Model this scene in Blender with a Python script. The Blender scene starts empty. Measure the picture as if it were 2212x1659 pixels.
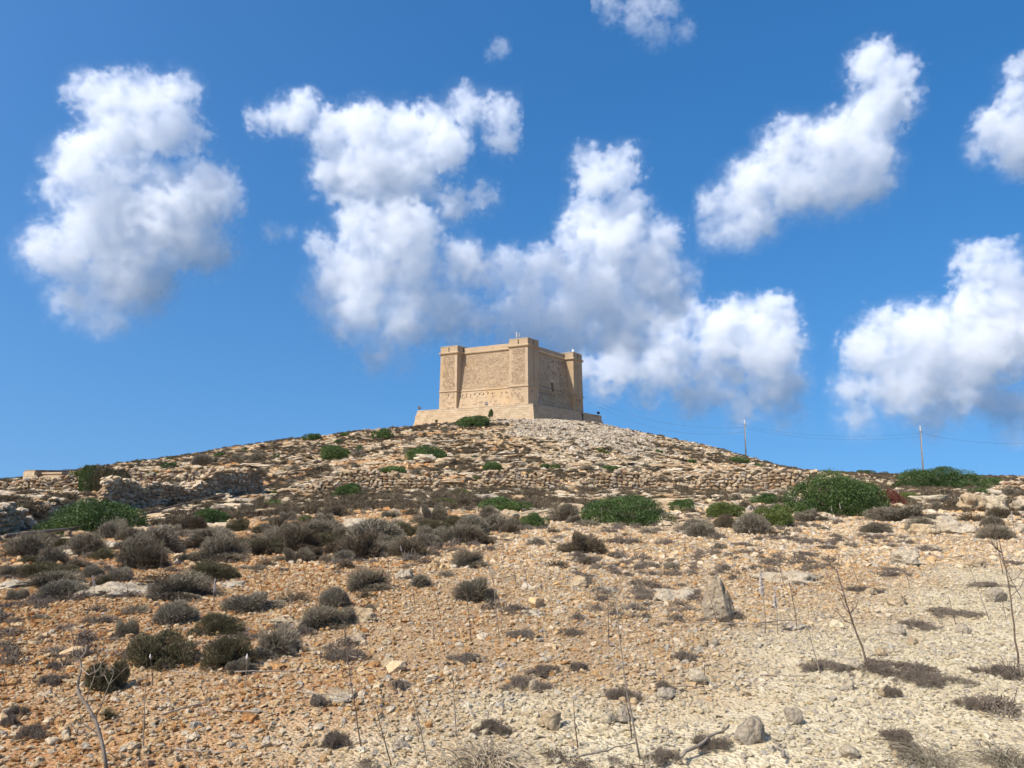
import bpy, bmesh, math, random
import numpy as np
from mathutils import Vector, Matrix, Euler, noise

S = bpy.context.scene
COL = S.collection
rng = np.random.default_rng(7)
rnd = random.Random(11)

# ------------------------------------------------------------------ camera
HFOV = math.radians(68.0)
F22 = 1106.0 / math.tan(HFOV / 2)               # focal length in px of a 2212 x 1659 picture
PITCH = math.atan((482 - 384) / (512 / math.tan(HFOV / 2)))
CAMZ = 1.6
cam = bpy.data.cameras.new('camera')
cam.angle = HFOV
cam.clip_start = 0.05
cam.clip_end = 30000
cam_o = bpy.data.objects.new('camera', cam)
COL.objects.link(cam_o)
cam_o.location = (0, 0, CAMZ)
cam_o.rotation_euler = (math.pi / 2 + PITCH, 0, 0)
S.camera = cam_o

# ------------------------------------------------------------------ sky and sun
SUN_AZ = Vector((-.784, -.618, 0)).normalized()
SUN_EL = math.radians(50)
w = bpy.data.worlds.new('World')
S.world = w
w.use_nodes = True
nt = w.node_tree
bg = nt.nodes['Background']
sky = nt.nodes.new('ShaderNodeTexSky')
sky.sky_type = 'NISHITA'
sky.sun_disc = False
sky.sun_elevation = SUN_EL
sky.sun_rotation = math.atan2(SUN_AZ.x, SUN_AZ.y)
sky.dust_density = 2.2
sky.air_density = 1.0
sky.ozone_density = 3.0
tc = nt.nodes.new('ShaderNodeTexCoord')
sx = nt.nodes.new('ShaderNodeSeparateXYZ')
cx = nt.nodes.new('ShaderNodeCombineXYZ')
ab = nt.nodes.new('ShaderNodeMath'); ab.operation = 'ABSOLUTE'
ma = nt.nodes.new('ShaderNodeMath'); ma.operation = 'MULTIPLY_ADD'
ma.inputs[1].default_value = .66
ma.inputs[2].default_value = .21
hs = nt.nodes.new('ShaderNodeHueSaturation')
hs.inputs['Saturation'].default_value = 1.38
nt.links.new(tc.outputs['Generated'], sx.inputs[0])
nt.links.new(sx.outputs[0], cx.inputs[0])
nt.links.new(sx.outputs[1], cx.inputs[1])
nt.links.new(sx.outputs[2], ab.inputs[0])
nt.links.new(ab.outputs[0], ma.inputs[0])
nt.links.new(ma.outputs[0], cx.inputs[2])
nt.links.new(cx.outputs[0], sky.inputs[0])
nt.links.new(sky.outputs[0], hs.inputs['Color'])
nt.links.new(hs.outputs[0], bg.inputs[0])
bg.inputs[1].default_value = .15

sl = bpy.data.lights.new('sun', 'SUN')
sl.energy = 4.6
sl.angle = math.radians(.5)
sl.color = (1, .92, .82)
sun_o = bpy.data.objects.new('sun', sl)
COL.objects.link(sun_o)
sun_dir = Vector((SUN_AZ.x * math.cos(SUN_EL), SUN_AZ.y * math.cos(SUN_EL), math.sin(SUN_EL)))
sun_o.rotation_euler = sun_dir.to_track_quat('Z', 'Y').to_euler()
sun_o.location = (-30, -20, 40)

S.view_settings.view_transform = 'Standard'
S.view_settings.look = 'None'
S.view_settings.exposure = .3
S.view_settings.gamma = 1
S.render.engine = 'CYCLES'
S.cycles.use_denoising = True
S.cycles.use_adaptive_sampling = True
S.cycles.adaptive_threshold = .04
S.cycles.max_bounces = 10
S.cycles.diffuse_bounces = 2
S.cycles.glossy_bounces = 2
S.cycles.transmission_bounces = 2
S.cycles.volume_bounces = 8
S.cycles.volume_step_rate = 3.5
S.cycles.volume_max_steps = 128


def raydir(px, py):
    v = ((px - 1106) / F22, 1.0, (829.5 - py) / F22)
    c, s = math.cos(PITCH), math.sin(PITCH)
    return Vector((v[0], v[1] * c - v[2] * s, v[1] * s + v[2] * c))


# ------------------------------------------------------------------ noise and the lie of the land
_P = np.random.default_rng(99).random((256, 256))


def vnoise(x, y):
    xi = np.floor(x).astype(int); yi = np.floor(y).astype(int)
    fx = x - xi; fy = y - yi
    fx = fx * fx * (3 - 2 * fx); fy = fy * fy * (3 - 2 * fy)
    a = _P[xi & 255, yi & 255]; b = _P[(xi + 1) & 255, yi & 255]
    c = _P[xi & 255, (yi + 1) & 255]; d = _P[(xi + 1) & 255, (yi + 1) & 255]
    return (a + (b - a) * fx) * (1 - fy) + (c + (d - c) * fx) * fy


def fbm(x, y, n=4, g=.5):
    s = 0; a = 1; t = 0
    for i in range(n):
        s = s + a * vnoise(x * 2 ** i + 17.3 * i, y * 2 ** i + 5.1 * i); t += a; a *= g
    return s / t


def ss(a, b, x):
    t = np.clip((x - a) / (b - a), 0, 1)
    return t * t * (3 - 2 * t)


RX = [-200, -94, -82, -69, -52, -39, -30, -18, -11, 3.7, 16.6, 25, 33.6, 42, 45.6, 55, 68, 94, 200]
RZ = [.2, 1.0, 2.45, 4.5, 7.2, 9.1, 10.3, 11.6, 12.3, 12.9, 12.0, 10.0, 7.95, 5.3, 4.4, 3.4, 3.1, 2.3, 1.2]


def ridge(x):
    return sum(np.interp(x + k, RX, RZ) for k in (-4, -2, 0, 2, 4)) / 5


WALLY = [16, 20, 28.6, 36, 46, 60, 68]
WALLX = [-14.8, -16.4, -19.6, -22.0, -24.3, -20.4, -18.0]


def rockmask(x, y):
    """1 where bare limestone ledges come to the surface"""
    m = ss(24, 34, y) * (1 - ss(118, 135, y) * .6)
    n = fbm(x * .11 + 3, y * .3 + 9, 4)
    m = m * ss(.36, .56, n)
    n2 = fbm(x * .5 + 31, y * .7 + 2, 3)
    near = ss(.66, .74, n2) * ss(9, 14, y) * .8
    return np.clip(np.maximum(m, near), 0, 1)


def screemask(x, y):
    u = x - 10.0 + (y - 125) * .1
    d = 1 - ss(3, 18, np.abs(u)) + 1.1 * (fbm(x * .16, y * .16, 4) - .5) - .55 * (1 - ss(92, 122, y))
    return ss(.25, .62, d) * ss(88, 100, y) * (1 - ss(139, 142, y))


def palemask(x, y):
    return ss(-1.2, 1.6, x - .97 * y + 4.9 + 3.2 * (fbm(x * .7 + 4, y * .7, 3) - .5)) * ss(-4, 2, y)


def H(x, y):
    x = np.asarray(x, float); y = np.asarray(y, float)
    base = .0097 * np.clip(y, -40, 72)
    base = base - .95 * ss(5, 20, -x) * ss(10, 30, y) * (1 - ss(44, 64, y))
    xw = np.interp(y, WALLY, WALLX)
    base = base + (.55 + .55 * ss(26, 40, y)) * ss(.05, .7, xw - x) * ss(18, 24, y) * (1 - ss(56, 64, y))
    y0 = 68 + .52 * np.clip(-x - 12, 0, 60) + .75 * np.clip(x - 10, 0, 42)     # the hill's foot curves away at the sides
    t = np.clip((y - y0) / (137 - y0), 0, 1)
    t = .62 * t + .38 * t * t * (3 - 2 * t)
    R = ridge(x)
    h = base + (R - .7) * t
    h = h + np.clip(y - 137, 0, 30) * .02 * np.clip(R / 12, 0, 1)
    h = h - 6 * ss(175, 330, y)
    far = ss(150, 60, np.hypot(x - 6, y - 150) * 0 + y)  # detail fades behind the ridge
    flat = 1 - ss(30, 15, np.hypot((x - 4) / 1.2, y - 152))   # calm under the tower
    h = h + .16 * (fbm(x * .16, y * .16, 3) - .5) * ss(3, 14, y) * 1.3
    h = h + .07 * (fbm(x * .9 + 8, y * .9, 3) - .5)
    h = h + .5 * (fbm(x * .09 + 40, y * .09, 4) - .5) * ss(60, 90, y) * flat * 1.6
    h = h + 1.1 * (fbm(x * .055 + 7, y * .05 + 3, 3) - .5) * ss(66, 88, y) * flat
    rm = rockmask(x, y)
    q = fbm(x * .13 + 70, y * .42 + 11, 4) * 9
    fq = q - np.floor(q)
    led = (np.floor(q) + ss(.0, .22, fq)) / 9 - q / 9
    h = h + led * 2.6 * rm * ss(24, 50, y) * flat
    h = h + rm * .05 * (fbm(x * 3, y * 3, 2) - .4)
    return h


def Hf(x, y):
    return float(H(np.array([x]), np.array([y]))[0])


_T = np.concatenate([np.geomspace(2.5, 30, 500), np.linspace(30, 170, 1400)])


def hit(px, py):
    """the place on the ground that a picture point (2212 wide) shows"""
    d = raydir(px, py)
    xs = d.x * _T; ys = d.y * _T; zs = CAMZ + d.z * _T
    g = zs - H(xs, ys)
    i = int(np.argmax(g < 0)) if (g < 0).any() else int(np.argmin(g / _T))
    return Vector((xs[i], ys[i], Hf(xs[i], ys[i]))), float(_T[i])


# ------------------------------------------------------------------ object helpers
def tag(o, label=None, cat=None, group=None, kind=None):
    if label: o['label'] = label
    if cat: o['category'] = cat
    if group: o['group'] = group
    if kind: o['kind'] = kind
    return o


def mesh_np(name, V, Fc, mats=(), smooth=False):
    me = bpy.data.meshes.new(name)
    V = np.asarray(V, np.float32)
    Fc = np.asarray(Fc, np.int32)
    n, k = Fc.shape
    me.vertices.add(len(V)); me.vertices.foreach_set('co', V.ravel())
    me.loops.add(n * k); me.loops.foreach_set('vertex_index', Fc.ravel())
    me.polygons.add(n)
    me.polygons.foreach_set('loop_start', np.arange(0, n * k, k, dtype=np.int32))
    me.polygons.foreach_set('loop_total', np.full(n, k, np.int32))
    me.polygons.foreach_set('use_smooth', np.full(n, smooth))
    me.update(calc_edges=True)
    me.validate()
    for m in mats: me.materials.append(m)
    return me


def bm_mesh(name, bm, mats=(), smooth=False):
    me = bpy.data.meshes.new(name)
    bm.to_mesh(me); bm.free()
    for p in me.polygons: p.use_smooth = smooth
    for m in mats: me.materials.append(m)
    return me


def obj(name, me, parent=None, loc=None, rot=None, scl=None):
    o = bpy.data.objects.new(name, me)
    COL.objects.link(o)
    if parent: o.parent = parent
    if loc is not None: o.location = loc
    if rot is not None: o.rotation_euler = rot
    if scl is not None: o.scale = scl
    return o


def box(bm, x0, x1, y0, y1, z0, z1):
    v = [bm.verts.new(p) for p in ((x0, y0, z0), (x1, y0, z0), (x1, y1, z0), (x0, y1, z0), (x0, y0, z1), (x1, y0, z1), (x1, y1, z1), (x0, y1, z1))]
    for f in ((3, 2, 1, 0), (4, 5, 6, 7), (0, 1, 5, 4), (1, 2, 6, 5), (2, 3, 7, 6), (3, 0, 4, 7)):
        bm.faces.new([v[i] for i in f])


def tube(bm, pts, rad, n=6, cap=True):
    rings = []
    for i, p in enumerate(pts):
        p = Vector(p)
        a = Vector(pts[max(0, i - 1)]); b = Vector(pts[min(len(pts) - 1, i + 1)])
        d = (b - a).normalized()
        u = d.orthogonal().normalized() if i == 0 else (u - d * u.dot(d)).normalized()
        v = d.cross(u)
        r = rad[i] if isinstance(rad, (list, tuple)) else rad
        rings.append([bm.verts.new(p + (u * math.cos(2 * math.pi * k / n) + v * math.sin(2 * math.pi * k / n)) * r) for k in range(n)])
    for a, b in zip(rings[:-1], rings[1:]):
        for k in range(n):
            bm.faces.new((a[k], a[(k + 1) % n], b[(k + 1) % n], b[k]))
    if cap:
        bm.faces.new(rings[-1]); bm.faces.new(rings[0][::-1])


# ------------------------------------------------------------------ materials
class NT:
    def __init__(s, name, rough=.9):
        s.m = bpy.data.materials.new(name); s.m.use_nodes = True
        s.t = s.m.node_tree; s.N = s.t.nodes; s.b = s.N['Principled BSDF']
        s.b.inputs['Roughness'].default_value = rough
        s.b.inputs['Specular IOR Level'].default_value = .25
        s.co = s.N.new('ShaderNodeTexCoord').outputs['Object']
    def link(s, a, b): s.t.links.new(a, b)
    def noise(s, sc, det=4, rough=.55, vec=None, out='Fac'):
        n = s.N.new('ShaderNodeTexNoise'); n.inputs['Scale'].default_value = sc; n.inputs['Detail'].default_value = det; n.inputs['Roughness'].default_value = rough
        s.link(vec or s.co, n.inputs['Vector']); return n.outputs[out]
    def voro(s, sc, vec=None, out='Color', feat='F1'):
        n = s.N.new('ShaderNodeTexVoronoi'); n.inputs['Scale'].default_value = sc; n.feature = feat
        s.link(vec or s.co, n.inputs['Vector']); return n.outputs[out]
    def ramp(s, f, stops):
        r = s.N.new('ShaderNodeValToRGB'); e = r.color_ramp.elements
        while len(e) < len(stops): e.new(.5)
        for k, (p, c) in zip(e, stops):
            k.position = p; k.color = (*c, 1) if len(c) == 3 else c
        s.link(f, r.inputs[0]); return r.outputs[0]
    def mix(s, f, a, b, mode='MIX'):
        n = s.N.new('ShaderNodeMix'); n.data_type = 'RGBA'; n.blend_type = mode
        for sock, v in ((n.inputs[0], f), (n.inputs[6], a), (n.inputs[7], b)):
            if isinstance(v, (int, float)): sock.default_value = v
            elif isinstance(v, tuple): sock.default_value = (*v, 1)
            else: s.link(v, sock)
        return n.outputs[2]
    def math(s, op, a, b=None, c=None):
        n = s.N.new('ShaderNodeMath'); n.operation = op
        for i, v in enumerate((a, b, c)):
            if v is None: continue
            if isinstance(v, (int, float)): n.inputs[i].default_value = v
            else: s.link(v, n.inputs[i])
        return n.outputs[0]
    def mr(s, v, a, b, c=0, d=1):
        n = s.N.new('ShaderNodeMapRange'); n.interpolation_type = 'SMOOTHSTEP'; s.link(v, n.inputs[0])
        for i, q in enumerate((a, b, c, d)): n.inputs[i + 1].default_value = q
        return n.outputs[0]
    def attr(s, name, inst=False):
        n = s.N.new('ShaderNodeAttribute'); n.attribute_name = name
        n.attribute_type = 'INSTANCER' if inst else 'GEOMETRY'
        return n.outputs['Fac']
    def rand(s): return s.N.new('ShaderNodeObjectInfo').outputs['Random']
    def bump(s, h, st, dist):
        n = s.N.new('ShaderNodeBump'); n.inputs['Strength'].default_value = st; n.inputs['Distance'].default_value = dist
        s.link(h, n.inputs['Height']); s.link(n.outputs[0], s.b.inputs['Normal'])
    def col(s, c):
        if isinstance(c, tuple): s.b.inputs['Base Color'].default_value = (*c, 1)
        else: s.link(c, s.b.inputs['Base Color'])
        return s.m


STONE_TAN = [(0, (.41, .20, .07)), (.16, (.52, .31, .13)), (.38, (.59, .42, .225)), (.62, (.64, .495, .305)), (.84, (.67, .56, .40)), (.94, (.38, .34, .275)), (1, (.52, .26, .09))]
STONE_PALE = [(0, (.58, .475, .29)), (.4, (.69, .60, .40)), (.75, (.75, .67, .49)), (.9, (.45, .41, .34)), (1, (.60, .45, .25))]
STONE_GREY = [(0, (.30, .21, .12)), (.3, (.34, .285, .205)), (.6, (.45, .385, .285)), (.8, (.50, .44, .34)), (.92, (.28, .25, .205)), (1, (.38, .25, .13))]


def stone_mat(name, tint, stops, bump_scale=30, dist=.01, pale=None, vec=None):
    n = NT(name, .95)
    c = n.ramp(tint(n), stops)
    if pale: c = n.mix(pale(n), c, n.ramp(tint(n), STONE_PALE))
    g = n.noise(bump_scale, 5, .65)
    c = n.mix(.75, c, n.ramp(g, [(.25, (.62, .60, .58)), (.5, (.95, .95, .95)), (.75, (1.2, 1.18, 1.15))]), 'MULTIPLY')
    n.bump(g, .7, dist)
    return n.col(c)


M_GRAVEL = stone_mat('gravel_stone', lambda n: n.attr('tint', True), STONE_TAN, 2.5, .15, lambda n: n.attr('pale', True))
M_SCREE = stone_mat('scree_stone', lambda n: n.attr('tint', True), STONE_GREY, 2.5, .15)
M_LEDGE = stone_mat('ledge_stone', lambda n: n.attr('tint', True), [(0, (.31, .20, .10)), (.3, (.41, .315, .195)), (.6, (.49, .395, .265)), (.85, (.54, .455, .325)), (1, (.27, .23, .175))], 3.0, .25)
M_STONE = stone_mat('loose_stone', lambda n: n.rand(), STONE_TAN, 2.5, .15)
M_STONE_PALE = stone_mat('pale_loose_stone', lambda n: n.rand(), STONE_PALE, 2.5, .15)
M_WALL = stone_mat('field_wall_stone', lambda n: n.rand(), [(0, (.22, .15, .085)), (.2, (.32, .225, .13)), (.5, (.40, .305, .19)), (.75, (.46, .375, .255)), (.9, (.31, .27, .215)), (1, (.36, .21, .10))], 2.5, .15)
M_WALL_LIFTED = stone_mat('shade_lifted_wall_stone', lambda n: n.rand(), [(0, (.33, .235, .14)), (.3, (.43, .325, .205)), (.6, (.50, .395, .26)), (.85, (.54, .445, .31)), (1, (.42, .275, .13))], 2.5, .15)  # wall stone for the shaded walls, colour lightened to offset the shade


def boulder_mat(name, a, b, c, lich=.5):
    n = NT(name, .95)
    f = n.noise(2.2, 8, .6)
    col = n.ramp(f, [(.3, a), (.5, b), (.7, c)])
    l = n.mr(n.noise(6, 6, .7), .52, .66, 0, lich)
    col = n.mix(l, col, (.19, .175, .15))
    o = n.mr(n.noise(3.3, 4, .6), .6, .75, 0, .6)
    col = n.mix(o, col, (.38, .23, .095))
    col = n.mix(n.mr(n.noise(26, 5, .7), .40, .62, .35, 0), col, (.16, .13, .095))
    hgt = n.math('ADD', n.noise(9, 8, .7), n.math('MULTIPLY', n.voro(14, out='Distance'), .4))
    n.bump(hgt, 1, .07)
    return n.col(col)


M_BOULDER = boulder_mat('limestone_boulder', (.42, .335, .22), (.53, .45, .315), (.62, .545, .41), .35)
M_BOULDER_GREY = boulder_mat('grey_limestone', (.33, .275, .195), (.44, .375, .275), (.53, .465, .35), .4)
M_BOULDER_TAN = boulder_mat('tan_limestone', (.40, .285, .16), (.49, .375, .225), (.56, .465, .31), .2)


def leaf_mat(name, stops, rough=.5, trans=.25, var=.35, spec=.4):
    n = NT(name, rough)
    n.b.inputs['Specular IOR Level'].default_value = spec
    t = n.math('ADD', n.math('MULTIPLY', n.attr('leaf'), .75), n.math('MULTIPLY', n.rand(), .25))
    c = n.ramp(t, stops)
    n.col(c)
    tr = n.N.new('ShaderNodeBsdfTranslucent'); n.link(c, tr.inputs[0])
    mx = n.N.new('ShaderNodeMixShader'); mx.inputs[0].default_value = trans
    out = n.N['Material Output']
    n.link(n.b.outputs[0], mx.inputs[1]); n.link(tr.outputs[0], mx.inputs[2]); n.link(mx.outputs[0], out.inputs[0])
    return n.m


M_MASTIC = leaf_mat('mastic_leaf', [(0, (.018, .04, .009)), (.4, (.05, .095, .02)), (.75, (.095, .15, .034)), (1, (.17, .21, .055))], .5)
M_MASTIC_LIGHT = leaf_mat('light_green_leaf', [(0, (.06, .085, .016)), (.5, (.105, .14, .028)), (1, (.18, .20, .05))], .5)
M_RUST = leaf_mat('dead_russet_leaf', [(0, (.10, .03, .02)), (.5, (.17, .055, .035)), (1, (.22, .09, .05))], .8)
M_HEATH = leaf_mat('heath_leaf', [(0, (.055, .05, .022)), (.5, (.095, .085, .04)), (1, (.17, .145, .075))], .8, .15)
M_DRY = leaf_mat('dry_grey_twig', [(0, (.12, .10, .066)), (.45, (.20, .172, .12)), (.8, (.31, .275, .20)), (1, (.45, .41, .32))], .9, .05, spec=.1)
M_DARKDRY = leaf_mat('dark_dry_twig', [(0, (.055, .042, .027)), (.5, (.115, .09, .058)), (1, (.22, .18, .12))], .9, .05, spec=.1)
M_MAT = leaf_mat('withered_mat_twig', [(0, (.075, .06, .045)), (.5, (.16, .13, .10)), (1, (.30, .255, .20))], .9, .05, spec=.1)
M_STRAW = leaf_mat('straw_stem', [(0, (.25, .2, .13)), (.5, (.38, .31, .21)), (1, (.50, .43, .32))], .8, .1, spec=.2)


def plain(name, c, rough=.8, nscale=8, amt=.25, metal=0, dist=.004):
    n = NT(name, rough)
    n.b.inputs['Metallic'].default_value = metal
    f = n.noise(nscale, 5, .6)
    a = tuple(x * (1 - amt) for x in c); b = tuple(min(1, x * (1 + amt)) for x in c)
    n.bump(f, .5, dist)
    return n.col(n.ramp(f, [(.3, a), (.7, b)]))


M_STALK = plain('dead_stalk', (.235, .195, .15), .85, 14, .35)
M_STALK_BROWN = plain('brown_dead_stalk', (.13, .095, .07), .85, 14, .35)
M_SPIKE = plain('pale_flower_spike', (.55, .50, .45), .85, 40, .3)
M_BARK = plain('shrub_bark', (.13, .10, .075), .9, 10, .3)
M_PIPE = plain('weathered_pipe', (.14, .11, .08), .8, 5, .3)
M_POLE = plain('weathered_wood_pole', (.36, .33, .29), .85, 6, .25)
M_WIRE = plain('black_cable', (.05, .05, .05), .6, 3, .1)
M_BLACK = plain('black_metal', (.025, .025, .028), .5, 9, .2)
M_GREYMETAL = plain('galvanised_metal', (.42, .43, .44), .45, 9, .15, .6)
M_WHITE = plain('white_paint', (.8, .8, .78), .5, 5, .05)
# ------------------------------------------------------------------ ground sheet
def ground_material():
    n = NT('stony_ground', .97)
    pale, rock, scree = n.attr('pale'), n.attr('rock'), n.attr('scree')
    big = n.noise(.35, 5, .6)
    soil = n.ramp(n.noise(1.3, 6, .65), [(.28, (.25, .11, .042)), (.45, (.35, .175, .07)), (.62, (.43, .255, .12)), (.8, (.50, .345, .19))])
    soil = n.mix(n.mr(n.math('SUBTRACT', big, n.math('MULTIPLY', n.attr('warm'), .22)), .26, .46), soil, n.ramp(n.noise(2.1, 6, .65), [(.3, (.25, .155, .075)), (.6, (.36, .25, .14)), (.8, (.44, .34, .21))]))
    chips = n.ramp(n.voro(38), [(0, (.34, .19, .08)), (.4, (.43, .31, .17)), (.8, (.50, .40, .26)), (1, (.28, .235, .18))])
    soil = n.mix(n.mr(n.voro(38, out='Distance'), .48, .30, 0, .75), soil, chips)
    palec = n.ramp(n.noise(4, 7, .7), [(.25, (.40, .32, .185)), (.5, (.56, .475, .31)), (.75, (.68, .60, .43))])
    rockc = n.ramp(n.noise(1.1, 8, .65), [(.25, (.25, .175, .095)), (.42, (.355, .28, .175)), (.6, (.43, .355, .24)), (.8, (.49, .42, .30))])
    rockc = n.mix(n.mr(n.noise(.8, 6, .7), .56, .7, 0, .7), rockc, (.30, .17, .07))
    screec = n.ramp(n.noise(2.5, 6, .7), [(.3, (.19, .15, .10)), (.6, (.31, .26, .19))])
    c = n.mix(n.mr(n.math('ADD', rock, n.math('MULTIPLY_ADD', n.noise(1.7, 5, .6), .7, -.35)), .35, .65), soil, rockc)
    c = n.mix(scree, c, screec)
    c = n.mix(pale, c, palec)
    h = n.math('ADD', n.noise(6, 8, .7), n.math('MULTIPLY', n.voro(38, out='Distance'), -.5))
    n.bump(h, .8, .05)
    return n.col(c)


def build_ground():
    r = np.concatenate([np.linspace(.4, 3, 20, endpoint=False), np.geomspace(3, 30, 330, endpoint=False), np.geomspace(30, 150, 340, endpoint=False), np.geomspace(150, 520, 70)])
    half = math.radians(47)
    a = np.concatenate([np.linspace(-half, half, 620, endpoint=False), np.linspace(half, 2 * math.pi - half, 84, endpoint=False)])
    A, Rr = np.meshgrid(a, r)
    X = np.sin(A) * Rr; Y = np.cos(A) * Rr
    Z = H(X, Y) - 32 * ss(330, 520, Rr)                     # the island ends at the shore
    nr, na = X.shape
    V = np.stack([X.ravel(), Y.ravel(), Z.ravel()], 1)
    V = np.vstack([V, [[0, 0, Hf(0, 0)]]])
    i = np.arange(nr - 1)[:, None] * na + np.arange(na)[None, :]
    j = np.arange(nr - 1)[:, None] * na + (np.arange(na)[None, :] + 1) % na
    Fq = np.stack([i, i + na, j + na, j], 2).reshape(-1, 4)
    me = mesh_np('ground', V, Fq[:, ::-1], [ground_material()], True)
    x, y = V[:, 0], V[:, 1]
    for nm, v in (('pale', palemask(x, y)), ('rock', rockmask(x, y)), ('scree', screemask(x, y)), ('warm', 1 - ss(-5, 2.5, x + .25 * np.clip(y - 6, 0, 30) + 5 * (fbm(x * .3, y * .3, 3) - .5)))):
        at = me.attributes.new(nm, 'FLOAT', 'POINT'); at.data.foreach_set('value', v.astype(np.float32))
    if me.polygons[0].normal.z < 0: me.flip_normals()
    return tag(obj('ground', me), 'stony orange and limestone ground rising to the hill', 'ground', kind='structure')


build_ground()
n = NT('sea_water', .25)
n.bump(n.noise(.05, 6, .6), .3, 1.5)
sea_me = mesh_np('sea', [(-16000, -16000, 0), (16000, -16000, 0), (16000, 16000, 0), (-16000, 16000, 0)], [(0, 1, 2, 3)], [n.col((.012, .045, .075))])
tag(obj('sea', sea_me, None, (0, 0, -26)), 'open blue sea round the island', 'sea', kind='structure')

# ------------------------------------------------------------------ stone shapes
LIB = bpy.data.collections.new('stone_shapes')       # not linked: only shapes for the gravel


def hull_stone(seed, n=15, sx=1, sy=.8, sz=.6, blocky=0):
    r = random.Random(seed)
    bm = bmesh.new()
    for k in range(n):
        v = Vector((r.gauss(0, 1), r.gauss(0, 1), r.gauss(0, 1))).normalized()
        if blocky:
            m = max(abs(v.x), abs(v.y), abs(v.z)); v = v.lerp(v / m, blocky)
        v *= r.uniform(.82, 1.08)
        bm.verts.new((v.x * sx / 2, v.y * sy / 2, v.z * sz / 2))
    res = bmesh.ops.convex_hull(bm, input=bm.verts)
    bmesh.ops.delete(bm, geom=[e for e in res['geom_interior'] if isinstance(e, bmesh.types.BMVert)], context='VERTS')
    bmesh.ops.dissolve_limit(bm, angle_limit=.25, verts=bm.verts, edges=bm.edges)
    bmesh.ops.triangulate(bm, faces=bm.faces)
    bmesh.ops.recalc_face_normals(bm, faces=bm.faces)
    return bm


def stone_set(mat, seed, count, **kw):
    col = bpy.data.collections.new('shapes_%d' % seed)
    for k in range(count):
        r = random.Random(seed * 50 + k)
        a = dict(kw); a['sy'] = kw.get('sy', .8) * r.uniform(.8, 1.2); a['sz'] = kw.get('sz', .6) * r.uniform(.75, 1.25)
        me = bm_mesh('stone', hull_stone(seed * 50 + k, **a), [mat])
        o = bpy.data.objects.new('stone_shape_%03d' % (seed * 50 + k), me)
        col.objects.link(o)
    return col


def scatter_gn(name, P, rot, scl, tint, pale, idx, col):
    me = bpy.data.meshes.new(name)
    me.vertices.add(len(P)); me.vertices.foreach_set('co', P.astype(np.float32).ravel())
    for nm, tp, v, key in (('rot', 'FLOAT_VECTOR', rot, 'vector'), ('scl', 'FLOAT_VECTOR', scl, 'vector'), ('tint', 'FLOAT', tint, 'value'), ('pale', 'FLOAT', pale, 'value'), ('idx', 'INT', idx, 'value')):
        at = me.attributes.new(nm, tp, 'POINT')
        at.data.foreach_set(key, (v.astype(np.int32) if tp == 'INT' else v.astype(np.float32)).ravel())
    o = obj(name, me)
    g = bpy.data.node_groups.new(name, 'GeometryNodeTree')
    g.interface.new_socket('Geometry', in_out='INPUT', socket_type='NodeSocketGeometry')
    g.interface.new_socket('Geometry', in_out='OUTPUT', socket_type='NodeSocketGeometry')
    N, L = g.nodes, g.links
    gi, go = N.new('NodeGroupInput'), N.new('NodeGroupOutput')
    ip = N.new('GeometryNodeInstanceOnPoints'); ci = N.new('GeometryNodeCollectionInfo')
    ci.inputs['Collection'].default_value = col; ci.inputs['Separate Children'].default_value = True; ci.inputs['Reset Children'].default_value = True
    def na(nm, tp):
        q = N.new('GeometryNodeInputNamedAttribute'); q.data_type = tp; q.inputs['Name'].default_value = nm; return q.outputs['Attribute']
    ip.inputs['Pick Instance'].default_value = True
    L.new(gi.outputs[0], ip.inputs['Points']); L.new(ci.outputs[0], ip.inputs['Instance'])
    L.new(na('idx', 'INT'), ip.inputs['Instance Index'])
    L.new(na('rot', 'FLOAT_VECTOR'), ip.inputs['Rotation']); L.new(na('scl', 'FLOAT_VECTOR'), ip.inputs['Scale'])
    L.new(ip.outputs[0], go.inputs[0])
    md = o.modifiers.new('scatter', 'NODES'); md.node_group = g
    return o


def sample(y0, y1, dens):
    """even spread over the wedge of land in front of the viewer, with a margin at the sides"""
    area = .73 * (y1 ** 2 - y0 ** 2) + 3 * (y1 - y0)
    n = int(area * dens)
    y = np.sqrt(rng.random(n * 2) * (y1 ** 2 - y0 ** 2) + y0 ** 2)[:n]
    x = (rng.random(n) * 2 - 1) * (.73 * y + 1.5)
    return x, y


def rand_rot(n, tilt=.5):
    return np.stack([(rng.random(n) - .5) * 2 * tilt, (rng.random(n) - .5) * 2 * tilt, rng.random(n) * 6.283], 1)


TXL, TYL = [], []
gx, gy, gs = [], [], []
for (y0, y1, dens, med, sig, hi) in ((2.6, 13, 1150, .029, .46, .088), (13, 31, 230, .054, .48, .2), (31, 70, 24, .13, .5, .5), (70, 138, 7, .22, .5, .8)):
    x, y = sample(y0, y1, dens)
    s = np.clip(np.exp(rng.normal(math.log(med), sig, len(x))), med * .4, hi)
    bare = fbm(x * .8 + 5, y * .8 + 2, 3)
    rm = rockmask(x, y)
    pl = palemask(x, y)
    keep = rng.random(len(x)) < np.maximum(pl, (1 - .18 * (y < 13))) * (1 - .55 * ss(.58, .72, bare)) * (1 - .75 * rm * ss(14, 20, y))
    keep &= screemask(x, y) < .5
    keep &= ~((np.hypot(x - 3, y - 152) < 24) & (y > 134))
    gx.append(x[keep]); gy.append(y[keep]); gs.append(s[keep])
x, y = sample(3, 40, 1.3)                              # larger half-buried rocks in drifts
k = rng.random(len(x)) < ss(.45, .65, fbm(x * .4 + 21, y * .4 + 6, 3))
gx.append(x[k]); gy.append(y[k]); gs.append(np.clip(np.exp(rng.normal(math.log(.12), .4, k.sum())), .07, .3))
gx, gy, gs = map(np.concatenate, (gx, gy, gs))
pal = palemask(gx, gy)
gs = gs * (1 - .22 * pal)
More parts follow.
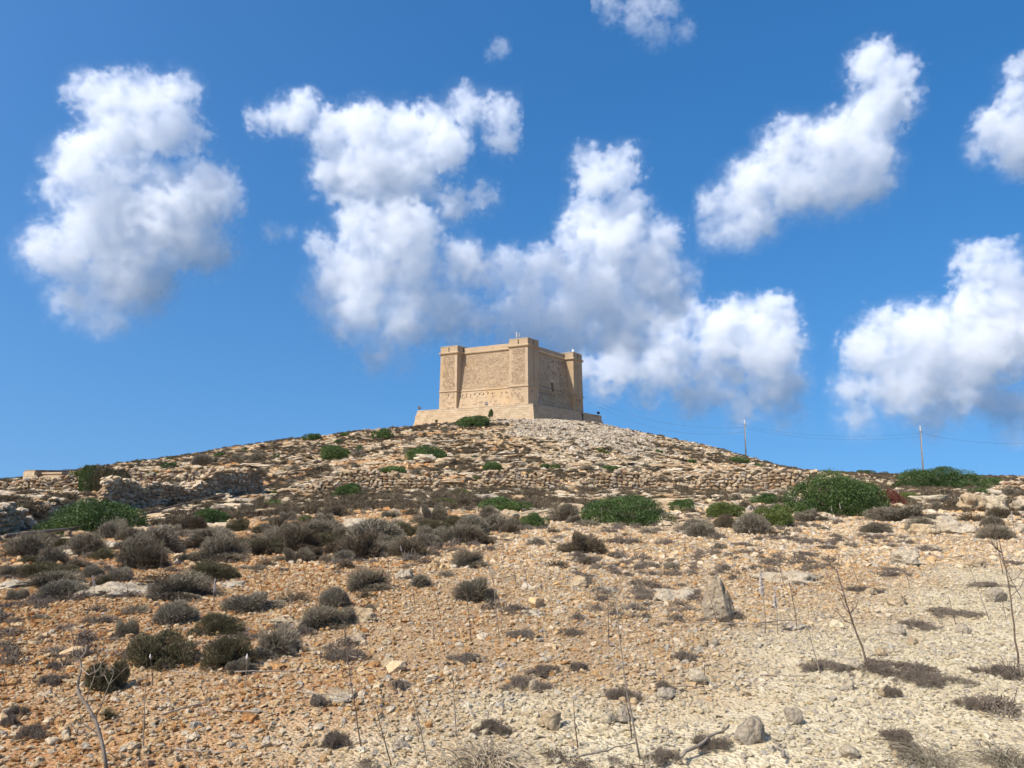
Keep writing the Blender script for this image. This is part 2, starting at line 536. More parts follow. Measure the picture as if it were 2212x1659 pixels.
n = len(gx)
tint = np.clip(rng.random(n) * .9 + .28 * (fbm(gx * .35 + 3, gy * .35 + 8, 3) - .5) + .38 * ss(-6, 3, gx) - .24, 0, .93)
tint = np.where(rng.random(n) < .05, rng.uniform(.85, 1, n), tint)
asp = rng.uniform(.75, 1.25, (n, 3))
# the largest ones in view become stones of their own
u = gx / gy * (F22 / 2.16) + 512
v = 482 + 759 * (CAMZ - H(gx, gy)) / gy
app = np.minimum(gs, .14) / gy * ((u > 6) & (u < 1018) & (v < 760) & (gy < 14) & (v > 500))
big = np.argsort(-app)[:255]
rest = np.setdiff1d(np.arange(n), big)
GRAVELCOL = stone_set(M_GRAVEL, 1, 14, n=16, sx=1.05, sy=.84, sz=.62)
P = np.stack([gx, gy, H(gx, gy) + gs * np.where(gs > .1, .06, .16)], 1)
rot = rand_rot(n, .45)
scl = gs[:, None] * asp
idx = rng.integers(0, 14, n)
g = scatter_gn('gravel', P[rest], rot[rest], scl[rest], tint[rest], pal[rest], idx[rest], GRAVELCOL)
tag(g, 'loose tan limestone gravel covering the slope', 'gravel', kind='stuff')
STONES = [bm_mesh('loose_stone', hull_stone(900 + k, n=22, sx=1, sy=.85, sz=.66), [M_STONE]) for k in range(12)]
STONES_PALE = [bm_mesh('pale_stone', hull_stone(930 + k, n=22, sx=1, sy=.85, sz=.66), [M_STONE_PALE]) for k in range(12)]
for q, k in enumerate(big):
    p = pal[k] > .5
    o = obj('loose_stone', (STONES_PALE if p else STONES)[q % 12], None, P[k], rot[k], scl[k])
    if p: tag(o, 'small cream stone lying in the pale gravel of the track', 'stone', 'stones in the pale track gravel')
    else: tag(o, 'small tan stone lying loose on the orange stony soil', 'stone', 'stones loose on the orange soil')

# grey-white scree under the tower
x, y = sample(90, 142, 60)
k = (rng.random(len(x)) < screemask(x, y)) & (x > -25) & (x < 45)
x, y = x[k], y[k]
n = len(x)
s = np.clip(np.exp(rng.normal(math.log(.27), .4, n)), .1, .7)
g = scatter_gn('scree_rubble', np.stack([x, y, H(x, y) + s * .15], 1), rand_rot(n, .7), s[:, None] * rng.uniform(.7, 1.3, (n, 3)), np.clip(rng.random(n) * .9, 0, 1), np.zeros(n), rng.integers(0, 10, n), stone_set(M_SCREE, 2, 10, n=14, sx=1.1, sy=.8, sz=.6))
tag(g, 'grey white rubble spilling down the hill below the tower', 'rubble', kind='stuff')

def rock_mesh(seed, sx, sy, sz, mat, rough=.22, blocky=0, sub=4, cuts=5, smooth=True):
    bm = bmesh.new()
    bmesh.ops.create_icosphere(bm, subdivisions=sub, radius=.5)
    r = random.Random(seed)
    planes = []
    for k in range(cuts):
        n = Vector((r.gauss(0, 1), r.gauss(0, 1), r.gauss(0, .8))).normalized(); planes.append((n, r.uniform(.27, .42)))
    off = Vector((r.uniform(0, 90), r.uniform(0, 90), r.uniform(0, 90)))
    for v in bm.verts:
        c = v.co.copy()
        if blocky:
            m = max(abs(c.x), abs(c.y), abs(c.z)); c = c.lerp(c / m * .5, blocky)
        for n, d in planes:
            s = c.dot(n) - d
            if s > 0: c -= n * s * .93
        nn = noise.fractal(c * 3.2 + off, .8, 2.1, 6) * rough * .42
        pit = max(0, noise.noise(c * 6.5 + off * 2) - .12) * -.6 * rough
        c += c.normalized() * (nn + pit)
        v.co = Vector((c.x * sx, c.y * sy, c.z * sz))
    return bm_mesh('rock', bm, [mat], smooth)


LEDGECOL = bpy.data.collections.new('ledge_shapes')
for k in range(12):
    LEDGECOL.objects.link(bpy.data.objects.new('ledge_shape_%02d' % k, rock_mesh(700 + k, 1, .85, .62, M_LEDGE, .5, .35, 3, 5, False)))

# limestone ledges breaking through the middle slope
x, y = sample(24, 138, 4.2)
rm = rockmask(x, y)
k = (rng.random(len(x)) < .04 + .96 * rm ** 1.5) & (screemask(x, y) < .5) & ~((np.hypot(x - 3, y - 152) < 24) & (y > 134))
x, y = x[k], y[k]
n = len(x)
s = np.clip(np.exp(rng.normal(math.log(.34), .6, n)), .12, 1.8) * (.6 + y / 120)
s = np.where(y > 108, np.minimum(s, .6), s)
sc = np.stack([s * rng.uniform(1, 2.1, n), s * rng.uniform(.7, 1.1, n), np.minimum(s, .9) * rng.uniform(.4, .95, n)], 1)
ro = rand_rot(n, .14); ro[:, 2] = rng.normal(0, .7, n)
g = scatter_gn('limestone_ledges', np.stack([x, y, H(x, y) + sc[:, 2] * .02], 1), ro, sc, np.clip(rng.random(n), 0, .99), np.zeros(n), rng.integers(0, 12, n), LEDGECOL)
tag(g, 'weathered pale limestone ledges breaking through the middle slope', 'bedrock', kind='stuff')
# ------------------------------------------------------------------ the watchtower
TN = raydir(527.7 * 2.16, 337.8 * 2.16)
TOPZ = 26.6                                            # height of the tower top above the viewer's eye
TN = TN * (TOPZ / TN.z)
_l = raydir(441.5 * 2.16, 347.7 * 2.16); _l *= TOPZ / _l.z
_r = raydir(581.6 * 2.16, 355.1 * 2.16); _r *= TOPZ / _r.z
SY = (_l - TN).length                                  # lit face, along local y
SX = (_r - TN).length                                  # shaded face, along local x
TANG = math.atan2((_r - TN).y, (_r - TN).x)
TZ = 13.6                                              # wall height
TBASE = CAMZ + TOPZ - TZ
TW = 4.0                                               # corner turrets are 4 m square
ZS, ZC = 4.6, 12.25                                    # string course and cornice


def masonry_mat(name, base, amount=.5):
    n = NT(name, .95)
    big = n.noise(.28, 5, .6)
    c = n.ramp(big, [(.3, tuple(x * .84 for x in base)), (.5, base), (.7, tuple(min(1, x * 1.1) for x in base))])
    c = n.mix(n.mr(n.noise(.17, 4, .6), .5, .68, 0, .5), c, (.40, .265, .12))
    c = n.mix(n.mr(n.noise(1.9, 6, .7), .56, .7, 0, .45), c, tuple(x * .7 for x in base))
    h = n.noise(3, 8, .7)
    n.bump(h, amount, .06)
    return n.col(c)


def block_mat(name):
    n = NT(name, .95)
    c = n.ramp(n.attr('leaf'), [(0, (.275, .20, .122)), (.4, (.335, .25, .155)), (.75, (.385, .29, .184)), (1, (.42, .32, .205))])
    c = n.mix(n.mr(n.noise(.3, 4, .6), .5, .66, 0, .4), c, (.19, .15, .105))
    n.bump(n.noise(5, 6, .7), .6, .04)
    return n.col(c)


def plat_block_mat():
    n = NT('platform_block', .95)
    c = n.ramp(n.rand(), [(0, (.36, .27, .165)), (.35, (.42, .33, .21)), (.7, (.46, .37, .245)), (1, (.40, .295, .18))])
    c = n.mix(n.mr(n.noise(1.5, 6, .7), .52, .7, 0, .5), c, (.27, .19, .11))
    n.bump(n.noise(4, 8, .7), .6, .04)
    return n.col(c)


M_MORTAR = masonry_mat('limestone_masonry', (.43, .325, .208))
M_PLASTER = masonry_mat('smooth_limestone', (.395, .298, .188), .3)
M_BLOCK = block_mat('rubble_block')
M_PBLOCK = plat_block_mat()
M_COPE = masonry_mat('pale_coping', (.50, .43, .31), .3)
M_OPENING_SHADE = plain('opening_shade', (.03, .027, .024), .9, 3, .2)  # near-black colour that paints in the shade inside openings
M_STAIN = masonry_mat('stained_masonry', (.42, .34, .245))

tower = obj('watchtower', None, None, (TN.x, TN.y, TBASE), (0, 0, TANG))
tag(tower, 'square sand coloured stone watchtower with four corner turrets on the hilltop', 'tower')


def recess(z):
    return float(np.interp(z, [0, ZS, TZ], [0, 1.0, 2.25]))


def bat(z):
    return .02 * (TZ - z) / 1.0 * .8                    # turrets lean in a little


def plan(z, o=0, tu=0):
    """outline of the tower at height z, o = metres proud of the wall"""
    b = bat(z) + o; p = recess(z) - o
    X, Y, t = SX, SY, TW
    return [(-b, -b), (t + o, -b), (t + o, p), (X - t - o, p), (X - t - o, -b), (X + b, -b), (X + b, t + o), (X - p, t + o), (X - p, Y - t - o), (X + b, Y - t - o), (X + b, Y + b),
            (X - t - o, Y + b), (X - t - o, Y - p), (t + o, Y - p), (t + o, Y + b), (-b, Y + b), (-b, Y - t - o), (p, Y - t - o), (p, t + o), (-b, t + o)]


def loft(levels, mats, name, cap=True, skip=()):
    bm = bmesh.new()
    rings = [[bm.verts.new((x, y, z)) for x, y in pl] for z, pl in levels]
    for li, (a, b) in enumerate(zip(rings[:-1], rings[1:])):
        n = len(a)
        for k in range(n):
            if (li, k) in skip: continue
            bm.faces.new((a[k], a[(k + 1) % n], b[(k + 1) % n], b[k]))
    if cap: bm.faces.new(rings[-1])
    bmesh.ops.recalc_face_normals(bm, faces=bm.faces)
    return bm_mesh(name, bm, mats)


# window in the shaded face: find it on the wall
def on_face(px, py, axis, rec=True):
    """local point of the tower wall seen at a 2212-wide picture point; axis 'x' = lit face, 'y' = shaded face"""
    d = raydir(px, py); c, s = math.cos(-TANG), math.sin(-TANG)
    o = Vector((0, 0, CAMZ)) - Vector((TN.x, TN.y, TBASE))
    o = Vector((o.x * c - o.y * s, o.x * s + o.y * c, o.z)); d = Vector((d.x * c - d.y * s, d.x * s + d.y * c, d.z))
    i = 0 if axis == 'x' else 1
    t = -o[i] / d[i]
    for _ in range(6):
        z = (o + d * t).z
        t = ((recess(z) if rec else -bat(z)) - o[i]) / d[i]
    return o + d * t


wz = on_face(1194, 838, 'y')
WX0, WX1, WZ0, WZ1 = wz.x - .55, wz.x + .55, wz.z - 1.05, wz.z + 1.1
levels = [(z, plan(z)) for z in (0, ZS, WZ0, WZ1, TZ - .25)]
body = loft(levels, [M_MORTAR], 'wall', skip={(2, 2)})
tw_wall = obj('wall', body, tower)
bm = bmesh.new()                                        # the wall round the window opening, with its reveal
r0, r1 = recess(WZ0), recess(WZ1)
for (a, b) in ((TW, WX0), (WX1, SX - TW)):
    bm.faces.new([bm.verts.new(p) for p in ((a, r0, WZ0), (b, r0, WZ0), (b, r1, WZ1), (a, r1, WZ1))])
for q in (((WX0, r0, WZ0), (WX0, r0 + .9, WZ0), (WX0, r1 + .9, WZ1), (WX0, r1, WZ1)), ((WX1, r0, WZ0), (WX1, r0 + .9, WZ0), (WX1, r1 + .9, WZ1), (WX1, r1, WZ1)),
          ((WX0, r0, WZ0), (WX1, r0, WZ0), (WX1, r0 + .9, WZ0), (WX0, r0 + .9, WZ0)), ((WX0, r1, WZ1), (WX1, r1, WZ1), (WX1, r1 + .9, WZ1), (WX0, r1 + .9, WZ1))):
    bm.faces.new([bm.verts.new(p) for p in q])
bmesh.ops.recalc_face_normals(bm, faces=bm.faces)
wsur = obj('window', bm_mesh('window', bm, [M_MORTAR]), tower)
bm = bmesh.new(); box(bm, WX0 - .1, WX1 + .1, r0 + .86, r1 + 1.1, WZ0 - .1, WZ1 + .1)
obj('shade_back', bm_mesh('shade_back', bm, [M_OPENING_SHADE]), wsur)  # dark slab painting in the unlit space behind the window
bm = bmesh.new(); box(bm, WX0 - .25, WX1 + .25, r0 - .12, r0 + .3, WZ0 - .22, WZ0 - .005)
obj('sill', bm_mesh('sill', bm, [M_COPE]), wsur)
bm = bmesh.new(); box(bm, WX0 - .3, WX1 + .3, r1 - .05, r1 + .3, WZ1 + .01, WZ1 + .45)
obj('lintel', bm_mesh('lintel', bm, [M_COPE]), wsur)

# cornice roll and string course run all the way round
obj('cornice', loft([(ZC - .28, plan(ZC - .28, .01)), (ZC - .1, plan(ZC - .1, .26)), (ZC + .1, plan(ZC + .1, .32)), (ZC + .24, plan(ZC + .24, .24)), (ZC + .3, plan(ZC + .3, .01))], [M_PLASTER], 'cornice', False), tower)
obj('string_course', loft([(ZS - .12, plan(ZS - .12, .01)), (ZS - .06, plan(ZS - .06, .13)), (ZS + .1, plan(ZS + .1, .15)), (ZS + .2, plan(ZS + .2, .01))], [M_PLASTER], 'string_course', False), tower)
# plain parapet band above the cornice
obj('parapet', loft([(ZC + .29, plan(ZC + .29, .035)), (TZ - .2, plan(TZ - .2, .035)), (TZ - .19, plan(TZ - .19, -.6))], [M_PLASTER], 'parapet', False), tower)
for (x0, y0) in ((0, 0), (SX - TW, 0), (0, SY - TW), (SX - TW, SY - TW)):
    bm = bmesh.new(); box(bm, x0 - .045, x0 + TW + .045, y0 - .045, y0 + TW + .045, TZ - .9, TZ)
    t = obj('turret', bm_mesh('turret', bm, [M_PLASTER]), tower)
    bm = bmesh.new(); box(bm, x0 - .1, x0 + TW + .1, y0 - .1, y0 + TW + .1, TZ + .003, TZ + .09)
    obj('coping', bm_mesh('coping', bm, [M_COPE]), t)
    for f in range(2):                                   # firing slits on two faces, their shade painted as solid dark boxes
        bm = bmesh.new()
        for k in (0,):
            if f == 0: box(bm, x0 - .052, x0 + .3, y0 + 1.9, y0 + 2.13, TZ - 1.2, TZ - .15)
            else: box(bm, x0 + 1.9, x0 + 2.13, y0 - .052, y0 + .3, TZ - 1.2, TZ - .15)
        obj('slit_shade', bm_mesh('slit_shade', bm, [M_OPENING_SHADE]), t)


def wall_blocks(name, axis, u0, u1, rec, zones, dens, seed, bw=.46, bh=.3, parent=None):
    """squared rubble proud of the pointing; one part"""
    r = random.Random(seed)
    V, Q, A = [], [], []
    z = zones[0]
    while z < zones[1] - bh:
        h = bh * r.uniform(.8, 1.15)
        u = u0 + r.uniform(0, .3)
        while u < u1 - .25:
            ww = bw * r.uniform(.6, 1.35)
            d = dens(u, z) if callable(dens) else dens
            if u + ww < u1 and r.random() < d:
                g = .035
                pr = r.uniform(.015, .06)
                val = r.random()
                def pt(uu, zz, out):
                    b = (recess(zz) if rec else -bat(zz)) - out
                    return (b, uu, zz) if axis == 'x' else (uu, b, zz)
                a = len(V); j = lambda: r.uniform(-.02, .02)
                c4 = [(u + g + j(), z + g + j()), (u + ww - g + j(), z + g + j()), (u + ww - g + j(), z + h - g + j()), (u + g + j(), z + h - g + j())]
                V += [pt(*c, 0.002) for c in c4] + [pt(uu * .94 + (u + ww / 2) * .06, zz * .94 + (z + h / 2) * .06, pr) for uu, zz in c4]
                Q += [(a + 4, a + 5, a + 6, a + 7)] + [(a + k, a + (k + 1) % 4, a + 4 + (k + 1) % 4, a + 4 + k) for k in range(4)]
                A += [val] * 8
            u += ww
        z += h
    me = mesh_np(name, V, Q, [M_BLOCK])
    at = me.attributes.new('leaf', 'FLOAT', 'POINT'); at.data.foreach_set('value', np.array(A, np.float32))
    o = obj(name, me, parent or tw_wall)
    o['kind'] = 'stuff'
    return o


D1 = lambda u, z: .92 if ZS + .2 < z < ZC - .4 else .35
wall_blocks('wall_blocks', 'x', TW + .05, SY - TW - .05, True, (.6, ZC + .9), lambda u, z: (1 if ZS + .2 < z < ZC - .3 else .3 if z < ZS - .3 else .6 if z > ZC + .35 and z < ZC + .75 else 0), 1)
for q, (u0, u1) in enumerate(((.1, TW - .1), (SY - TW + .1, SY - .1))):
    wall_blocks('wall_blocks', 'x', u0 + .3, u1 - .3, False, (.6, ZC - .3), lambda u, z: .97 if z > ZS + .25 else .3 if z < ZS - .3 else 0, 2 + q)
wall_blocks('wall_blocks', 'y', TW + .1, SX - TW - .1, True, (.6, ZC - .4), lambda u, z: 0 if (abs(u - wz.x) < 1.1 and WZ0 - .8 < z < WZ1 + .7) else (.8 if u > SX - TW - 3.2 - (ZC - z) * .1 else .22 if z > ZS + .2 else .4 if z < ZS - .3 else 0), 5)
wall_blocks('wall_blocks', 'y', 1.7, 2.5, False, (ZS - .2 + .5, ZC - .5), .95, 6, .3, .24)
wall_blocks('wall_blocks', 'y', SX - 2.4, SX - 1.6, False, (ZS + .3, ZC - .9), .9, 7, .3, .24)
wall_blocks('wall_blocks', 'y', SX - TW + .3, SX - .3, False, (.6, ZS - .3), .5, 8)


def hole(axis, u, z, wd, ht, rec=True):
    bm = bmesh.new(); b = recess(z) if rec else -bat(z); b2 = (recess(z + ht) if rec else -bat(z + ht))
    o = .02
    c = [(u, z, b - o), (u + wd, z, b - o), (u + wd, z + ht, b2 - o), (u, z + ht, b2 - o)]
    f = lambda p, e: ((p[2] + e, p[0], p[1]) if axis == 'x' else (p[0], p[2] + e, p[1]))
    v = [bm.verts.new(f(p, 0)) for p in c] + [bm.verts.new(f(p, .4)) for p in c]
    for q in ((0, 1, 2, 3), (0, 1, 5, 4), (1, 2, 6, 5), (2, 3, 7, 6), (3, 0, 4, 7)): bm.faces.new([v[k] for k in q])
    bmesh.ops.recalc_face_normals(bm, faces=bm.faces)
    obj('hole_shade', bm_mesh('hole_shade', bm, [M_OPENING_SHADE]), tower)  # solid box just proud of the wall; its dark colour imitates the hole's shade


for u in (15.1, 14.2, 13.2, 12.2, 11.2, 10.2, 9.2, 8.2, 6.2, 5.1): hole('x', u, ZS - .95 - rnd.uniform(0, .1), .17, .42)
for k in range(13): hole('y', TW + .6 + k * .62 + rnd.uniform(-.1, .1), ZS - .8 - rnd.uniform(0, .2), .15, .5)
hole('x', SY - 2.1, ZS - 1.0, .16, .6, False); hole('x', SY - TW - .9, ZC + .5, .18, .35)
hole('y', SX - 3, ZS - 1.1, .2, .5, False); hole('y', SX - 1.8, ZS - 1.1, .2, .6, False); hole('y', SX - .9, ZS - 1.0, .2, .55, False); hole('y', 1.2, ZS - 1.1, .2, .5, False); hole('y', TW + 2.6, ZC + .6, .2, .4)

# cable clipped along the shaded face
bm = bmesh.new()
pts = []
for k in range(15):
    x = TW + 2 + (SX - TW - 2) * k / 14
    z = ZS + .95 - .9 * (k / 14) + .08 * math.sin(k * 1.9)
    y = (recess(z) if x < SX - TW else -bat(z)) - .06
    pts.append((x, y, z))
tube(bm, pts, .035, 5)
obj('wall_cable', bm_mesh('wall_cable', bm, [M_WIRE]), tower)

# ------------------------------------------------------------------ the platform the tower stands on
PT = .85                                               # platform top, tower local height
PB = 11.2 - TBASE
PX0, PX1, PY0, PY1 = -2.5, SX + 3.7, -2.5, SY + 3.7
plat = obj('stone_platform', None, None, (TN.x, TN.y, TBASE), (0, 0, TANG))
tag(plat, 'low sloping stone block platform carrying the tower', 'platform')


def prect(z, o=0):
    e = o + (PT - z) * .2 * (1 if z < PT - .0 else 1)
    return [(PX0 - e, PY0 - e), (PX1 + e, PY0 - e), (PX1 + e, PY1 + e), (PX0 - e, PY1 + e)]


obj('wall', loft([(PB, prect(PB)), (PT - .12, prect(PT - .12)), (PT, prect(PT))], [M_MORTAR], 'platform_wall'), plat)
bm = bmesh.new()
for (a, b, c, d) in ((PX0 - .06, PX0 + .5, PY0 - .06, PY1 + .06), (PX0 + .5, PX1 + .06, PY0 - .06, PY0 + .5), (PX1 - .5, PX1 + .06, PY0 + .5, PY1 + .06)):
    box(bm, a, b, c, d, PT + .003, PT + .1)
obj('coping', bm_mesh('coping', bm, [M_COPE]), plat)
blk = []
for k in range(6):
    bm = bmesh.new(); box(bm, -.5, .5, -.03, .15, -.5, .5)
    bmesh.ops.bevel(bm, geom=bm.edges[:], offset=.012, segments=1, affect='EDGES')
    for v in bm.verts: v.co += Vector((rnd.uniform(-.012, .012), rnd.uniform(-.01, .01), rnd.uniform(-.02, .02)))
    blk.append(bm_mesh('block', bm, [M_PBLOCK]))
nb = 0
for face in 'xy':
    L0, L1 = (PY0, PY1) if face == 'x' else (PX0, PX1)
    z = PB + .45
    row = 0
    while z < PT - .35:
        h = rnd.uniform(.38, .46)
        u = L0 - .1 + rnd.uniform(0, .5)
        while u < L1 - .3:
            wd = rnd.uniform(.7, 1.3)
            e = (PT - z - h / 2) * .2
            loc = (PX0 - e, u + wd / 2, z + h / 2) if face == 'x' else (u + wd / 2, PY0 - e, z + h / 2)
            if nb < 300 and z > -1.6:
                o = obj('block', blk[nb % 6], plat, loc, (math.atan(-.2) if face == 'y' else 0, 0, 0), (wd - .035, 1, h - .03))
                if face == 'x':
                    o.rotation_euler = (math.atan(-.2), 0, -math.pi / 2)
                nb += 1
            u += wd
        z += h

# ------------------------------------------------------------------ floodlights, aerials and a dish
def local_w(x, y, z):
    c, s = math.cos(TANG), math.sin(TANG)
    return Vector((TN.x + x * c - y * s, TN.y + x * s + y * c, TBASE + z))


def floodlight(p, rz, tilt, label):
    t = obj('floodlight', None, None, p, (0, 0, rz))
    tag(t, label, 'floodlight', 'floodlights on the tower platform')
    bm = bmesh.new(); tube(bm, [(0, 0, 0), (0, 0, .35)], .04, 6); box(bm, -.3, .3, -.04, .04, .3, .36)
    obj('bracket', bm_mesh('bracket', bm, [M_BLACK]), t)
    bm = bmesh.new(); box(bm, -.32, .32, -.12, .12, .38, .85)
    for v in bm.verts:
        if v.co.y > 0: v.co.x *= .7; v.co.z = .615 + (v.co.z - .615) * .6
    bmesh.ops.rotate(bm, cent=(0, 0, .6), matrix=Matrix.Rotation(tilt, 3, 'X'), verts=bm.verts)
    h = obj('lamp_housing', bm_mesh('lamp_housing', bm, [M_BLACK]), t)
    bm = bmesh.new(); box(bm, -.27, .27, -.135, -.122, .43, .8)
    bmesh.ops.rotate(bm, cent=(0, 0, .6), matrix=Matrix.Rotation(tilt, 3, 'X'), verts=bm.verts)
    obj('lens', bm_mesh('lens', bm, [M_GREYMETAL]), h)


floodlight(local_w(PX0 + .2, PY1 - .3, PT + .1), TANG - 1.2, .7, 'black floodlight at the far sunlit end of the platform wall')
floodlight(local_w(PX0 + .3, 7.6, PT + .1), TANG - 1.5, .2, 'black floodlight on the platform in front of the sunlit tower face')
floodlight(local_w(.2, PY0 + .3, PT + .1), TANG + .3, .0, 'black floodlight at the foot of the middle turret corner')
floodlight(local_w(SX - 5.2, PY0 + .3, PT + .1), TANG + .4, .8, 'black floodlight above the drainpipe on the shaded platform side')
floodlight(local_w(PX1 - .4, PY0 + .3, PT + .1), TANG + 2.6, .4, 'black floodlight at the far shaded end of the platform')
bm = bmesh.new(); tube(bm, [(SX - 5.6, PY0 - .1, PT - .1), (SX - 5.6, PY0 - .35, -.4), (SX - 5.6, PY0 - .55, -1.3)], .11, 7)
tube(bm, [(SX - 5.6, PY0 - .2, PT - .25), (SX - 5.1, PY0 - .3, PT - .6)], .08, 6)
dp = obj('drain_pipe', bm_mesh('drain_pipe', bm, [M_BLACK]), None, (TN.x, TN.y, TBASE), (0, 0, TANG))
tag(dp, 'dark drainpipe running down the shaded platform wall', 'drainpipe')


def mast(p, h, r, label, kind=0):
    t = obj('aerial_mast', None, None, p)
    tag(t, label, 'aerial', 'aerials on the tower roof')
    bm = bmesh.new(); tube(bm, [(0, 0, 0), (0, 0, h)], r * .5, 6)
    obj('pole', bm_mesh('pole', bm, [M_GREYMETAL]), t)
    if kind:
        bm = bmesh.new(); tube(bm, [(0, 0, .35), (0, 0, h + .1)], r * 1.7, 8); box(bm, -.28, -.1, -.08, .08, .5, h * .8)
        obj('antenna_panel', bm_mesh('antenna_panel', bm, [M_GREYMETAL]), t)


mast(local_w(3.2, 7.3, TZ - .2), 1.55, .045, 'thin aerial rod on the parapet above the sunlit wall')
mast(local_w(1.0, 2.9, TZ + .09), 1.4, .11, 'thick twin aerial on top of the middle turret', 1)
mast(local_w(.9, 2.2, TZ + .09), 1.2, .06, 'slim aerial with side panel on the middle turret', 1)
mast(local_w(1.5, .6, TZ + .09), 1.1, .035, 'short thin aerial near the corner of the middle turret')
mast(local_w(SX - 3.6, 1.2, TZ + .09), .5, .06, 'stubby aerial beside the white dish on the shaded turret', 1)
t = obj('satellite_dish', None, None, local_w(SX - 2.4, .8, TZ + .09))
tag(t, 'small white dish on the turret beyond the shaded wall', 'dish')
bm = bmesh.new(); tube(bm, [(0, 0, 0), (0, 0, .3), (.05, -.05, .4)], .04, 6)
obj('mount', bm_mesh('mount', bm, [M_GREYMETAL]), t)
bm = bmesh.new()
bmesh.ops.create_uvsphere(bm, u_segments=14, v_segments=8, radius=.34)
for v in bm.verts: v.co = Vector((v.co.x * .75, v.co.y * .75, v.co.z * .9 + .5))
obj('dome', bm_mesh('dome', bm, [M_WHITE], True), t)
# ------------------------------------------------------------------ dry stone field walls
WSET = [bm_mesh('wall_stone', hull_stone(400 + k, n=24, sx=1.05, sy=1.0, sz=1.08, blocky=.62), [M_WALL]) for k in range(12)]
WSET_LIFTED = [bm_mesh('lifted_wall_stone', hull_stone(440 + k, n=24, sx=1.05, sy=1.0, sz=1.08, blocky=.62), [M_WALL_LIFTED]) for k in range(12)]
M_CORE = plain('wall_fill', (.24, .17, .10), .97, 6, .4, dist=.03)  # darker than the face stones, painting shade into the gaps between them


def stone_wall(label, path, top, side, seed, size=.26, grey=False, rag=.25, group='dry stone field walls'):
    """path: ground points along the face; top(s) = height at share s of the length; side = +1 if the face looks to the left of the path"""
    r = random.Random(seed)
    sset = WSET_LIFTED if grey else WSET  # walls facing away from the sun take the lightened stone
    pts = [Vector((x, y, 0)) for x, y in path]
    seg = [(b - a).length for a, b in zip(pts[:-1], pts[1:])]
    L = sum(seg)
    def at(s):
        for k, (a, b) in enumerate(zip(pts[:-1], pts[1:])):
            if s <= seg[k] or k == len(seg) - 1: return a.lerp(b, s / seg[k]), (b - a).normalized()
            s -= seg[k]
    m, _ = at(L / 2)
    root = obj('dry_stone_wall', None, None, (m.x, m.y, Hf(m.x, m.y)))
    tag(root, label, 'wall', group)
    O = root.location.copy()
    # loose fill behind the face
    n = max(6, int(L / .8)); V = []
    for i in range(n + 1):
        p, d = at(L * i / n); nn = Vector((-d.y, d.x, 0)) * side
        h = top(i / n); z = Hf(p.x, p.y)
        for off, zz in ((-.08, -.3), (-.12, max(.05, h - .16)), (-.62, max(.05, h - .16)), (-.7, -.3)):
            q = p + nn * off; V.append((q.x - O.x, q.y - O.y, z + zz - O.z))
    Q = []
    for i in range(n):
        for k in range(4):
            Q.append((i * 4 + k, i * 4 + (k + 1) % 4, (i + 1) * 4 + (k + 1) % 4, (i + 1) * 4 + k))
    Q.append((0, 1, 2, 3)); Q.append((4 * n + 3, 4 * n + 2, 4 * n + 1, 4 * n))
    obj('fill', mesh_np('wall_fill', V, Q, [M_CORE]), root)
    items = []
    zc = -.05; row = 0
    while zc < 2.2:
        hh = size * r.uniform(.55, .85)
        s = r.uniform(-.1, .2)
        while s < L:
            wl = size * r.uniform(.75, 1.7)
            p, d = at(min(L, max(0, s + wl / 2)))
            h = top(min(1, (s + wl / 2) / L)) + r.uniform(-rag, rag) * .35
            if zc + hh * .6 < h:
                nn = Vector((-d.y, d.x, 0)) * side
                q = p + nn * (r.uniform(-.05, .05) - .10 * zc - .05)
                items.append((Vector((q.x, q.y, Hf(p.x, p.y) + zc + hh / 2)), (r.gauss(0, .2), r.gauss(0, .24), math.atan2(d.y, d.x) + r.gauss(0, .15)), (wl * r.uniform(.98, 1.1), size * r.uniform(1, 1.5), hh * r.uniform(.98, 1.18))))
            s += wl
        zc += hh; row += 1
    s = 0
    while s < L:                                        # cope stones, two deep
        for off in (.16, .42, .64):
            p, d = at(s); h = top(s / L); nn = Vector((-d.y, d.x, 0)) * side
            if h > .15 and r.random() < .85:
                q = p - nn * (off + r.uniform(-.06, .06)); k = size * r.uniform(.7, 1.4)
                items.append((Vector((q.x, q.y, Hf(p.x, p.y) + h + r.uniform(-.1, .08))), (r.gauss(0, .3), r.gauss(0, .3), r.uniform(0, 6)), (k * 1.2, k, k * .7)))
        s += size * r.uniform(.7, 1.2)
    for k in range(int(L * 2.2)):                       # tumbled stones along the foot
        p, d = at(r.uniform(0, L)); nn = Vector((-d.y, d.x, 0)) * side
        q = p + nn * abs(r.gauss(0, .55)); kk = size * r.uniform(.4, 1.1)
        items.append((Vector((q.x, q.y, Hf(q.x, q.y) + kk * .2)), (r.gauss(0, .4), r.gauss(0, .4), r.uniform(0, 6)), (kk * 1.2, kk, kk * .75)))
    order = sorted(range(len(items)), key=lambda i: -items[i][2][0] * items[i][2][2] / items[i][0].length ** 2)
    for i in order[:300]:
        p, e, sc = items[i]
        obj('stone', sset[i % 12], root, p - O, e, sc)
    if len(order) > 300:
        V, T = [], []
        base = []
        for me in sset:
            v = np.empty(len(me.vertices) * 3); me.vertices.foreach_get('co', v)
            t = np.array([list(f.vertices) for f in me.polygons]); base.append((v.reshape(-1, 3), t))
        c = 0
        for i in order[300:]:
            p, e, sc = items[i]; v, t = base[i % 12]
            R = np.array(Euler(e).to_matrix())
            V.append((v * np.array(sc)) @ R.T + np.array(p - O)); T.append(t + c); c += len(v)
        o = obj('stone_infill', mesh_np('stone_infill', np.vstack(V), np.vstack(T), [M_CORE if False else (M_WALL_LIFTED if grey else M_WALL)]), root)
        o['kind'] = 'stuff'
    return root


